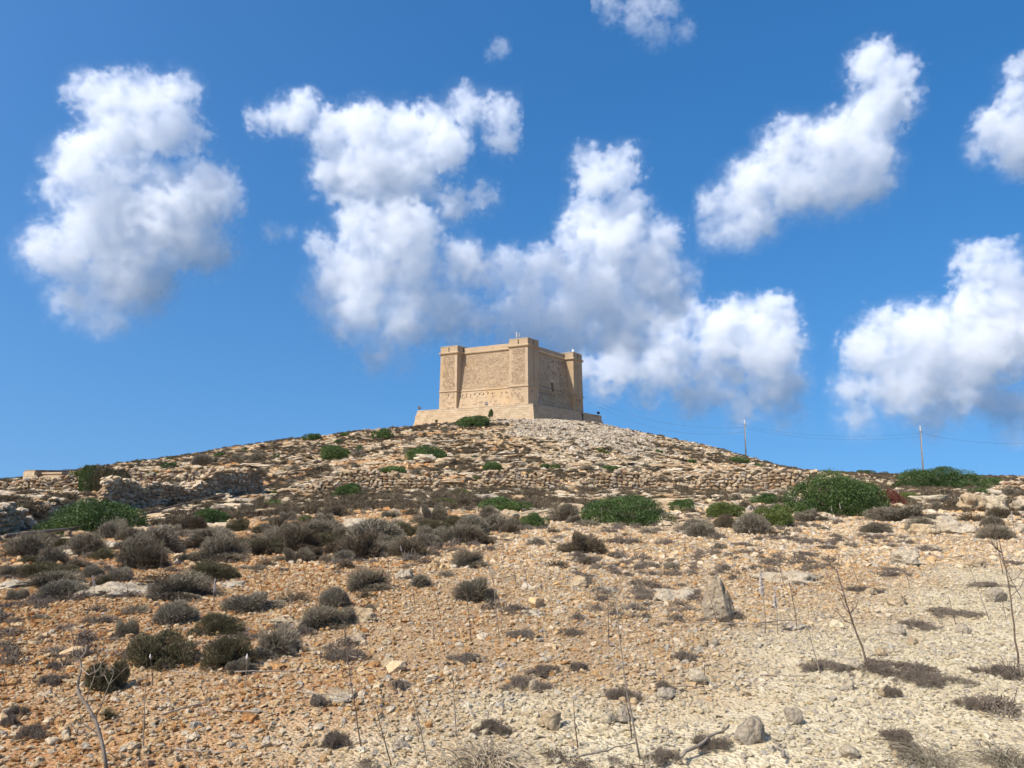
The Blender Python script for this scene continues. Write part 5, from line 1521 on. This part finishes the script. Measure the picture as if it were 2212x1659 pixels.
# ------------------------------------------------------------------ boulders, slabs, ledges
def rock(r, x, y, w_, h_, name, label, mat, seed, depth=.8, blocky=0, rough=.22, sink=.22, group=None, cuts=5):
    X, Y = zp(r, x, y); p, t = hit(X, Y); k = ZC_[r][2] * t / F22
    W, Hh = w_ * k, h_ * k
    d = Vector((raydir(X, Y).x, raydir(X, Y).y, 0)).normalized()
    q = p + d * W * depth * .35
    full = Hh / (1 - sink)
    if name == 'flat_stone':                            # lies flush: its height in the picture is mostly depth
        depth = min(1.6, max(.5, Hh * p.length / CAMZ / W * .8)); full = min(.34, .3 * W); sink = .62
        q = p + d * W * depth * .45
    if name == 'flat_stone': blocky = .15; rough = .5
    me = rock_mesh(seed, W * 1.08, W * depth, full * 1.06, mat, rough, blocky, 4, cuts)
    o = obj(name, me, None, (q.x, q.y, Hf(q.x, q.y) + full * (.5 - sink)), (0, 0, rnd.uniform(-.2, .2)))
    tag(o, label, 'boulder' if 'boulder' in name or 'stone' in name else 'rock', group)
    PLANTED.append((q.x, q.y, W))
    return o


# the standing stone: tall, leaning, with an overhang and a hollow in its face
def standing_stone():
    p, t = hit(*zp(8, 372, 528)); k = ZC_[8][2] * t / F22
    W, Hh = 192 * k, 275 * k
    bm = bmesh.new()
    for c in ((-.40, -.06, -.12), (.44, .0, -.12), (-.38, .5, -.12), (.42, .5, -.12), (-.5, -.16, .30), (.50, .02, .22), (.48, .4, .35), (-.46, .46, .4), (.04, -.36, .42), (.16, -.34, .22), (-.40, -.12, .72),
              (.0, -.26, .74), (.27, .02, .68), (.44, .06, .42), (.26, .34, .66), (-.32, .36, .8), (-.2, -.02, .98), (.02, .02, .97), (.08, .2, .9), (-.1, .28, .96), (-.44, .0, .5)):
        bm.verts.new(c)
    res = bmesh.ops.convex_hull(bm, input=bm.verts)
    bmesh.ops.delete(bm, geom=[e for e in res['geom_interior'] if isinstance(e, bmesh.types.BMVert)], context='VERTS')
    bmesh.ops.triangulate(bm, faces=bm.faces)
    bmesh.ops.subdivide_edges(bm, edges=bm.edges[:], cuts=7, use_grid_fill=True)
    bmesh.ops.triangulate(bm, faces=bm.faces)
    off = Vector((3.1, 7.7, 1.9))
    for v in bm.verts:
        c = v.co.copy()
        g = math.exp(-((c.x - .10) ** 2 / .006 + (c.z - .72) ** 2 / .012)) * (1 if c.y < .1 else 0)
        c.y += g * .22; c.x += g * .05                               # hollow in the face
        nn = noise.fractal(c * 6 + off, .8, 2.1, 6) * .028 - max(0, noise.noise(c * 11 + off) - .25) * .09
        c += Vector((c.x, c.y - .2, c.z - .45)).normalized() * nn
        v.co = Vector((c.x * W, c.y * W * .85, (c.z - .5) * Hh * 1.02))
    bmesh.ops.recalc_face_normals(bm, faces=bm.faces)
    me = bm_mesh('standing_stone', bm, [boulder_mat('lichened_limestone', (.32, .235, .14), (.44, .355, .235), (.53, .455, .33), .5)], False)
    o = obj('standing_stone', me, None, (p.x, p.y + W * .3, p.z + Hh * .48), (0, .03, .06))
    tag(o, 'upright grey limestone boulder standing alone on the stony flat', 'boulder')
    PLANTED.append((p.x, p.y, W))


standing_stone()
rock(8, 1500, 182, 175, 104, 'boulder', 'rounded cream boulder beside a withered mat on the stony flat', M_BOULDER, 2, .8, .1)
rock(8, 1920, 188, 112, 54, 'boulder', 'smooth tan boulder half sunk past the cream boulder', M_BOULDER_TAN, 3)
rock(8, 1275, 357, 72, 42, 'boulder', 'small orange tan stone at the end of a withered mat', M_BOULDER_TAN, 4)
rock(8, 1432, 427, 130, 62, 'boulder', 'brown pitted rock with an undercut front', M_BOULDER_TAN, 5, .8, .3)
rock(8, 2048, 402, 135, 84, 'boulder', 'flat grey boulder behind the leaning bare stalk', M_BOULDER_GREY, 6)
rock(8, 1435, 607, 112, 62, 'boulder', 'grey angular rock at the tip of a withered mat', M_BOULDER_GREY, 7)
rock(8, 1155, 817, 145, 72, 'boulder', 'cream grey rock against the foot of the leaning fennel stalk', M_BOULDER, 8, .8, .2)
rock(8, 540, 1278, 172, 155, 'boulder', 'rough grey boulder in the pale gravel beside the broken branch', M_BOULDER_GREY, 9, .85, .3, .3)
rock(8, 802, 1148, 102, 88, 'boulder', 'grey brown boulder in the pale gravel past the rough grey one', M_BOULDER_GREY, 10, .85, .35)
rock(8, 1137, 938, 82, 64, 'boulder', 'white stone in front of the wide withered mat', M_BOULDER, 11)
rock(8, 205, 908, 124, 84, 'boulder', 'square white block at the edge of the pale gravel', M_BOULDER, 12, .9, .6, .15)
rock(8, 1337, 987, 62, 46, 'boulder', 'small yellow stone in the pale gravel', M_BOULDER_TAN, 13)
rock(8, 100, 662, 95, 32, 'flat_stone', 'flat white stone below the standing stone', M_BOULDER, 14)
rock(8, 1852, 592, 84, 50, 'boulder', 'grey rock at the top edge of the pale gravel', M_BOULDER_GREY, 15)
rock(8, 28, 1002, 124, 64, 'boulder', 'dark grey lump of rock where the pale gravel begins', M_BOULDER_GREY, 16, .8, .3, .3)
rock(8, 1337, 727, 74, 46, 'boulder', 'tan stone between the withered mats', M_BOULDER_TAN, 17)
rock(8, 1532, 662, 64, 42, 'boulder', 'tan stone on the upper border of the pale gravel', M_BOULDER_TAN, 18)
rock(8, 1150, 1362, 114, 72, 'boulder', 'cream rock beside the low dry grass tuft', M_BOULDER, 19)
rock(8, 255, 672, 62, 56, 'boulder', 'orange tan pointed stone below the standing stone', M_BOULDER_TAN, 20)
rock(8, 320, 667, 48, 46, 'boulder', 'grey stone next to the pointed orange one', M_BOULDER_GREY, 21)
rock(8, 110, 382, 300, 84, 'flat_stone', 'wide flat bedrock slab beside the standing stone', M_BOULDER, 22, .8, .5, .2, .4)
rock(8, 800, 292, 380, 66, 'flat_stone', 'long flat bedrock slab past the standing stone', M_BOULDER, 23, .7, .5, .2, .4)
rock(8, 300, 205, 200, 40, 'flat_stone', 'thin tan bedrock slab behind the standing stone', M_BOULDER_TAN, 24, .7, .4, .2, .4)
rock(8, 830, 572, 200, 38, 'flat_stone', 'low white slab lying across the foot of the squill stalk', M_BOULDER, 25, .5, .4)
rock(5, 1420, 1092, 212, 104, 'boulder', 'rounded cream boulder between the grey shrubs', M_BOULDER_TAN, 31, .8, .25)
rock(5, 1595, 1012, 190, 72, 'boulder', 'low cream boulder behind the rounded one', M_BOULDER, 32, .8, .25)
rock(5, 1655, 1085, 285, 84, 'boulder', 'long cracked cream boulder beside the rounded one', M_BOULDER, 33, .7, .4)
rock(5, 1492, 967, 84, 46, 'boulder', 'small tan boulder under the wide grey shrub', M_BOULDER_TAN, 34)
rock(5, 1490, 862, 400, 92, 'limestone_ledge', 'long pale limestone ledge behind the wide grey shrub', M_BOULDER, 35, .6, .4, .5)
rock(5, 1775, 905, 210, 140, 'limestone_ledge', 'blocky tan limestone ledge with a dark cleft beside it', M_BOULDER_TAN, 36, .8, .5, .5)
rock(5, 2010, 925, 190, 150, 'limestone_ledge', 'broad pale limestone ledge beyond the dark cleft', M_BOULDER, 37, .8, .45, .5)
rock(5, 2180, 915, 170, 130, 'limestone_ledge', 'cracked pale limestone ledge next to the broad one', M_BOULDER, 42, .8, .45, .5)
rock(5, 1940, 775, 180, 62, 'limestone_ledge', 'pale outcrop in front of the broad green bush', M_BOULDER, 38, .8, .3)
rock(5, 1735, 765, 114, 54, 'boulder', 'tan boulder at the edge of the broad green bush', M_BOULDER_TAN, 39)
rock(5, 655, 975, 225, 50, 'flat_stone', 'pale slab below the huge green bush', M_BOULDER, 40, .8, .4)
rock(5, 2190, 1080, 120, 80, 'boulder', 'cream boulder behind the tall brown stalk', M_BOULDER, 41, .8, .3)
rock(7, 512, 192, 105, 64, 'boulder', 'pale grey rock with a dark hollow near green sprigs', M_BOULDER_GREY, 51, .8, .2, .4)
rock(7, 258, 462, 155, 74, 'boulder', 'pitted brown rock beside the grey shrub', M_BOULDER_TAN, 52, .8, .3, .35)
rock(7, 205, 592, 180, 100, 'flat_stone', 'flat tan slab sunk in the orange gravel', M_BOULDER_TAN, 53, .9, .4, .2, .5)
rock(7, 1600, 242, 115, 66, 'boulder', 'tan block of limestone on the orange gravel', M_BOULDER_TAN, 54, .8, .5)
rock(7, 1312, 432, 165, 100, 'flat_stone', 'flat cream slab in the middle of the orange gravel', M_BOULDER, 55, .9, .4, .2, .5)
rock(7, 1312, 892, 48, 60, 'boulder', 'bright white stone on the withered mat', M_BOULDER, 56)
rock(7, 408, 762, 82, 72, 'boulder', 'orange stone block in the gravel', M_BOULDER_TAN, 57, .9, .5)
rock(7, 1420, 1142, 155, 100, 'boulder', 'broad tan rock at the border of the pale gravel', M_BOULDER_TAN, 58, .8, .4)
rock(7, 1890, 1102, 95, 84, 'boulder', 'grey lichened rock at the foot of the tall slender stalk', M_BOULDER_GREY, 59, .9, .3)
rock(7, 1800, 1112, 84, 62, 'boulder', 'cream rock next to the grey lichened rock', M_BOULDER, 60, .9, .3)
rock(7, 90, 972, 200, 90, 'flat_stone', 'flat pale slab among the stones below the withered mat', M_BOULDER, 61, .9, .4, .2, .5)
rock(7, 482, 1268, 94, 52, 'boulder', 'grey rock between the bare stalks', M_BOULDER_GREY, 62, .9, .3)
rock(7, 1750, 275, 200, 70, 'flat_stone', 'cream slab beside the flat withered shrub', M_BOULDER, 63, .8, .4, .2, .4)
rock(7, 2150, 332, 124, 64, 'boulder', 'white rock left of the standing stone slab'.replace('left of', 'below'), M_BOULDER, 64)
rock(7, 380, 610, 120, 50, 'flat_stone', 'thin tan slab next to the sunk flat slab', M_BOULDER_TAN, 65, .8, .4)
rock(6, 820, 300, 420, 150, 'flat_stone', 'big flat cream bedrock slab between the low grey shrubs', M_BOULDER, 71, .9, .5, .15, .5)
rock(6, 1490, 245, 180, 55, 'flat_stone', 'cream slab behind the long low grey shrub', M_BOULDER, 72, .8, .4)
rock(6, 70, 250, 220, 90, 'flat_stone', 'grey cream slab at the edge of the dark olive shrub', M_BOULDER, 73, .8, .4, .2, .4)
rock(6, 410, 40, 260, 60, 'flat_stone', 'long pale ledge in the shrub thicket', M_BOULDER, 74, .7, .4)
rock(6, 2110, 950, 260, 90, 'flat_stone', 'smooth tan slab in the orange gravel', M_BOULDER_TAN, 75, .8, .4, .15, .5)
rock(6, 1780, 480, 180, 90, 'flat_stone', 'tan slab behind the loose grey shrub', M_BOULDER_TAN, 76, .8, .4, .2, .5)
rock(3, 1290, 378, 160, 55, 'boulder', 'pale weathered boulder under the wide green bush on the slope', M_BOULDER, 81, .8, .3, .35)
rock(3, 1450, 395, 150, 52, 'boulder', 'blocky tan boulder next to the pale weathered one on the slope', M_BOULDER_TAN, 82, .8, .5, .3)
rock(3, 1900, 805, 150, 85, 'boulder', 'big pinkish cream boulder between brown shrubs', M_BOULDER_TAN, 83, .8, .5)
rock(3, 760, 860, 200, 70, 'limestone_ledge', 'pale limestone ledge behind the dark thicket', M_BOULDER, 84, .7, .4)
rock(3, 390, 985, 100, 55, 'boulder', 'tan boulder in the dark thicket', M_BOULDER_TAN, 85)
rock(2, 790, 1010, 300, 75, 'limestone_ledge', 'long pale ledge beside the shrubs below the pipe', M_BOULDER, 86, .6, .4)
rock(2, 560, 1060, 280, 50, 'limestone_ledge', 'thin pale ledge among the shrubs below the pipe', M_BOULDER, 87, .6, .4)
rock(2, 1390, 890, 180, 40, 'limestone_ledge', 'tilted grey ledge under the pipe', M_BOULDER_GREY, 88, .5, .4)
rock(2, 1620, 830, 240, 40, 'limestone_ledge', 'pale ledge at the foot of the green bush by the pipe', M_BOULDER, 89, .5, .4)
# ------------------------------------------------------------------ clouds
def cloud_material():
    m = bpy.data.materials.new('cloud_vapour'); m.use_nodes = True
    t = m.node_tree; t.nodes.clear()
    out = t.nodes.new('ShaderNodeOutputMaterial'); pv = t.nodes.new('ShaderNodeVolumePrincipled')
    pv.inputs['Color'].default_value = (.98, .992, 1, 1); pv.inputs['Density'].default_value = 1; pv.inputs['Anisotropy'].default_value = 0
    t.links.new(pv.outputs[0], out.inputs['Volume'])
    return m


M_CLOUD = cloud_material()


def cloud(label, blobs, D, seed, vox=3.5, sig=.02, rag=1.0, grow=.97):
    """a heap of vapour D metres away, built as a density field round the given puffs"""
    r = random.Random(seed)
    cs = []
    for (x, y, q) in blobs:
        p = raydir(x, y) * D; rr = q * D / F22 * grow
        p.y += r.uniform(-.5, .5) * rr
        cs.append((p, rr))
    lo = Vector([min(p[i] - q * 1.15 for p, q in cs) for i in range(3)])
    hi = Vector([max(p[i] + q * 1.15 for p, q in cs) for i in range(3)])
    org = (lo + hi) / 2
    g = bpy.data.node_groups.new('cloud', 'GeometryNodeTree')
    g.interface.new_socket('Geometry', in_out='OUTPUT', socket_type='NodeSocketGeometry')
    N, L = g.nodes, g.links
    go = N.new('NodeGroupOutput'); vc = N.new('GeometryNodeVolumeCube'); sm = N.new('GeometryNodeSetMaterial')
    sm.inputs['Material'].default_value = M_CLOUD
    L.new(vc.outputs[0], sm.inputs[0]); L.new(sm.outputs[0], go.inputs[0])
    vc.inputs['Min'].default_value = lo - org; vc.inputs['Max'].default_value = hi - org
    for i, k in enumerate('XYZ'): vc.inputs['Resolution ' + k].default_value = max(8, int((hi[i] - lo[i]) / (vox * D / F22)))
    pos = N.new('GeometryNodeInputPosition').outputs[0]

    def M(op, a, b=None, c=None):
        m = N.new('ShaderNodeMath'); m.operation = op
        for i, v in enumerate((a, b, c)):
            if v is None: continue
            if isinstance(v, (int, float)): m.inputs[i].default_value = v
            else: L.new(v, m.inputs[i])
        return m.outputs[0]

    def VM(op, a, b=None, sc=None):
        m = N.new('ShaderNodeVectorMath'); m.operation = op
        L.new(a, m.inputs[0])
        if b is not None:
            if isinstance(b, (tuple, Vector)): m.inputs[1].default_value = b
            else: L.new(b, m.inputs[1])
        if sc is not None: m.inputs['Scale'].default_value = sc
        return m.outputs['Value'] if op == 'DISTANCE' else m.outputs['Vector']

    def NZ(scale, det, rough, vec, out):
        n = N.new('ShaderNodeTexNoise'); n.inputs['Scale'].default_value = scale; n.inputs['Detail'].default_value = det; n.inputs['Roughness'].default_value = rough
        L.new(vec, n.inputs['Vector']); return n.outputs[out]

    avg = sum(q for p, q in cs) / len(cs)
    sp = VM('ADD', pos, (seed * 731.0, seed * 377.0, seed * 911.0))
    warp = VM('SCALE', VM('SUBTRACT', NZ(1 / (avg * .9), 3, .55, sp, 'Color'), (.5, .5, .5)), None, avg * 1.0 * rag)
    wp = VM('ADD', pos, warp)
    f = None
    for p, q in cs:
        v = M('MULTIPLY', M('MULTIPLY_ADD', VM('DISTANCE', wp, p - org), -1 / q, 1.0), q / avg)
        f = v if f is None else M('SMOOTH_MAX', f, v, .2)
    vo = N.new('ShaderNodeTexVoronoi'); vo.inputs['Scale'].default_value = 1 / (avg * .5); vo.inputs['Detail'].default_value = 2; vo.inputs['Roughness'].default_value = .55; vo.normalize = True
    L.new(VM('ADD', sp, warp), vo.inputs['Vector'])
    b = M('ADD', M('MULTIPLY_ADD', vo.outputs['Distance'], -.8, .3), f)
    b = M('ADD', b, M('MULTIPLY_ADD', NZ(1 / (avg * .42), 8, .68, sp, 0), 2.5 * rag, -1.25 * rag))
    sz = N.new('ShaderNodeSeparateXYZ'); L.new(pos, sz.inputs[0])
    half = (hi.z - lo.z) / 2
    ht = N.new('ShaderNodeMapRange'); L.new(sz.outputs[2], ht.inputs[0]); ht.inputs[1].default_value = -half; ht.inputs[2].default_value = half * .2; ht.inputs[3].default_value = .4; ht.inputs[4].default_value = 1
    mr = N.new('ShaderNodeMapRange'); mr.interpolation_type = 'SMOOTHSTEP'; L.new(b, mr.inputs[0])
    mr.inputs[1].default_value = .0; mr.inputs[3].default_value = 0; mr.inputs[4].default_value = sig * 2600 / D
    L.new(M('MULTIPLY_ADD', ht.outputs[0], -.76, .95), mr.inputs[2])
    ha = N.new('ShaderNodeMapRange'); ha.interpolation_type = 'SMOOTHSTEP'; L.new(b, ha.inputs[0]); ha.inputs[1].default_value = -.6; ha.inputs[2].default_value = .3; ha.inputs[3].default_value = 0; ha.inputs[4].default_value = sig * 2600 / D * .05
    gp = N.new('ShaderNodeMapRange'); gp.interpolation_type = 'SMOOTHSTEP'; L.new(NZ(1 / (avg * 1.1), 5, .58, VM('ADD', sp, (91.0, 57.0, 13.0)), 0), gp.inputs[0]); gp.inputs[1].default_value = .40; gp.inputs[2].default_value = .58; gp.inputs[3].default_value = .22; gp.inputs[4].default_value = 1.2
    L.new(M('ADD', M('MULTIPLY', M('MULTIPLY', mr.outputs[0], ht.outputs[0]), gp.outputs[0]), ha.outputs[0]), vc.inputs['Density'])
    o = obj('cloud', bpy.data.meshes.new('cloud'), None, org)
    o.modifiers.new('vapour', 'NODES').node_group = g
    tag(o, label, 'cloud', kind='structure')


for i, (lab, D, b) in enumerate([
    ('tall ragged white cloud standing over the low end of the hill', 2600, [(190, 200, 45), (250, 205, 55), (320, 215, 55), (395, 200, 38), (250, 290, 65), (350, 270, 70), (410, 290, 35), (200, 370, 75), (290, 370, 60), (360, 380, 40), (430, 400, 70), (480, 430, 45), (130, 420, 35), (230, 480, 100), (370, 490, 100), (140, 550, 70), (60, 545, 30), (440, 530, 60), (270, 590, 100), (160, 640, 60), (240, 680, 55)]),
    ('broad ragged cloud bank rising beside the tower over the long slope', 2900, [(560, 265, 25), (610, 245, 35), (655, 215, 30), (660, 260, 40), (720, 290, 55), (790, 290, 65), (870, 290, 65), (940, 260, 45), (1010, 240, 42), (1080, 260, 45), (720, 370, 55), (800, 370, 75), (880, 370, 75), (960, 330, 55), (1090, 300, 32), (760, 420, 45), (1040, 430, 30), (970, 440, 45), (850, 450, 65), (800, 510, 65), (880, 530, 85), (690, 530, 32), (740, 580, 70), (810, 610, 80), (900, 600, 70), (700, 640, 50), (780, 690, 70), (880, 690, 80), (970, 680, 70), (820, 770, 48), (870, 790, 28), (700, 710, 22), (1000, 580, 60)]),
    ('towering cloud right behind the tower', 3200, [(1270, 330, 28), (1345, 335, 35), (1290, 390, 50), (1350, 380, 30), (1280, 460, 55), (1350, 460, 60), (1250, 510, 50), (1330, 530, 75), (1420, 520, 55), (1100, 580, 45), (1060, 600, 38), (1180, 600, 65), (1280, 620, 80), (1400, 600, 75), (1470, 600, 45), (1130, 660, 70), (1230, 690, 85), (1350, 680, 85), (1440, 650, 55), (1200, 750, 60), (1300, 735, 55), (1100, 735, 45), (1040, 690, 50), (1010, 760, 40), (1160, 720, 60), (1390, 740, 50)]),
    ('bright white cloud slanting up like a boot high above the poles', 2500, [(1880, 150, 50), (1930, 165, 45), (1900, 230, 68), (1860, 300, 68), (1870, 380, 68), (1780, 330, 68), (1690, 330, 58), (1640, 390, 68), (1720, 400, 78), (1800, 420, 58), (1570, 440, 58), (1550, 500, 38), (1640, 460, 58), (1600, 500, 45), (1860, 350, 78)]),
    ('soft cloud drifting past the bright slanting one', 2400, [(2190, 150, 26), (2190, 220, 40), (2150, 280, 50), (2200, 300, 60), (2110, 330, 30), (2190, 360, 28), (2260, 300, 80)]),
    ('thin torn wisp of cloud high over the tower', 1900, [(1320, 20, 30), (1380, 40, 35), (1420, 70, 35), (1480, 60, 25), (1300, 0, 20), (1390, 5, 40), (1440, 20, 30)]),
    ('low grey white cloud over the hillside pole', 4200, [(1500, 680, 38), (1600, 680, 48), (1670, 680, 48), (1560, 730, 65), (1640, 760, 75), (1700, 740, 38), (1480, 780, 55), (1560, 820, 65), (1660, 840, 65), (1720, 830, 38), (1330, 800, 48), (1400, 840, 48), (1300, 840, 38), (1690, 890, 45), (1600, 880, 45), (1380, 790, 55), (1440, 720, 50), (1350, 760, 50), (1260, 800, 40), (1440, 790, 60), (1500, 860, 50)]),
    ('heaped grey white cloud over the far pole', 3900, [(2110, 570, 45), (2150, 570, 45), (2180, 610, 60), (2090, 630, 28), (2150, 660, 78), (2070, 700, 58), (1900, 710, 40), (1950, 700, 40), (1990, 690, 35), (1880, 760, 58), (1960, 760, 78), (2050, 770, 85), (2160, 750, 88), (1850, 830, 48), (1930, 840, 76), (2030, 850, 76), (1860, 900, 45), (2150, 850, 58), (2190, 880, 58), (2000, 910, 45), (2230, 690, 80), (2180, 930, 40)]),
    ('tiny torn wisp between the two big clouds', 2800, [(590, 505, 26), (625, 500, 16)]),
    ('tiny faint wisp above the broad cloud bank', 2400, [(1080, 105, 24), (1060, 120, 16)]),
]):
    cloud(lab, b, D, i, 2.5 if len(b) > 9 else 2.0, .017 if i not in (5, 8, 9) else .006, 1.0 if i not in (5, 8, 9) else 1.25)
# ------------------------------------------------------------------ withered litter and low scrub nobody could count
def tuft_set(name, mat, count, n, h, rad):
    col = bpy.data.collections.new(name)
    for k in range(count):
        r = np.random.default_rng(2000 + k + n)
        a = r.random(n) * 6.283; q = np.sqrt(r.random(n)) * .42 * (1 + .4 * np.sin(a * 2 + k) + .2 * np.sin(a * 5 + k * 2))
        A = np.stack([q * np.cos(a), q * np.sin(a), r.random(n) * h * .5 * (1.05 - q / .6).clip(.1, 1)], 1)
        d = sph(n) * np.array([1, 1, .8]); d[:, 2] = np.abs(d[:, 2])
        me = twig_mesh('litter', [twigs(A, A + d * r.uniform(.08, .3, (n, 1)) * np.array([1, 1, h * 2]), r.uniform(rad * .6, rad * 1.3, n), .3, 2)], [mat])
        col.objects.link(bpy.data.objects.new('%s_%02d' % (name, k), me))
    return col


xs, ys, sc_ = [], [], []
for y0, y1, dens, lo_, hi_ in ((2.8, 14, 7.0, .10, .34), (14, 34, 2.6, .2, .5)):
    x, y = sample(y0, y1, dens)
    c = fbm(x * .55 + 12, y * .55 + 4, 3)
    k = rng.random(len(x)) < ss(.46, .66, c) * (1 - .45 * palemask(x, y))
    xs.append(x[k]); ys.append(y[k]); sc_.append(rng.uniform(lo_, hi_, k.sum()))
x, y, s = map(np.concatenate, (xs, ys, sc_))
n = len(x)
o = scatter_gn('dry_litter', np.stack([x, y, H(x, y) + .012], 1), rand_rot(n, .1), s[:, None] * np.stack([np.ones(n), rng.uniform(.6, 1, n), rng.uniform(1.0, 2.0, n)], 1), rng.random(n), np.zeros(n), rng.integers(0, 6, n), tuft_set('litter_shape', M_MAT, 6, 150, .3, .011))
tag(o, 'withered grey brown litter of dead plants lying between the stones', 'litter', kind='stuff')

x, y = sample(32, 137, 1.6)
c = fbm(x * .13 + 2, y * .2 + 14, 3)
k = (rng.random(len(x)) < .15 + .85 * ss(.42, .62, c)) & (rng.random(len(x)) > screemask(x, y) * .6) & ~((np.hypot(x - 3, y - 152) < 24) & (y > 134))
x, y = x[k], y[k]; n = len(x)
s = rng.uniform(.4, 1.15, n)
o = scatter_gn('low_scrub', np.stack([x, y, H(x, y) + .06], 1), rand_rot(n, .1), s[:, None] * np.stack([np.ones(n), rng.uniform(.7, 1, n), rng.uniform(.7, 1.3, n)], 1), rng.random(n), np.zeros(n), rng.integers(0, 6, n), tuft_set('scrub_shape', M_DARKDRY, 6, 260, .5, .014))
tag(o, 'low brown scrub thickly dotted over the hillside', 'scrub', kind='stuff')
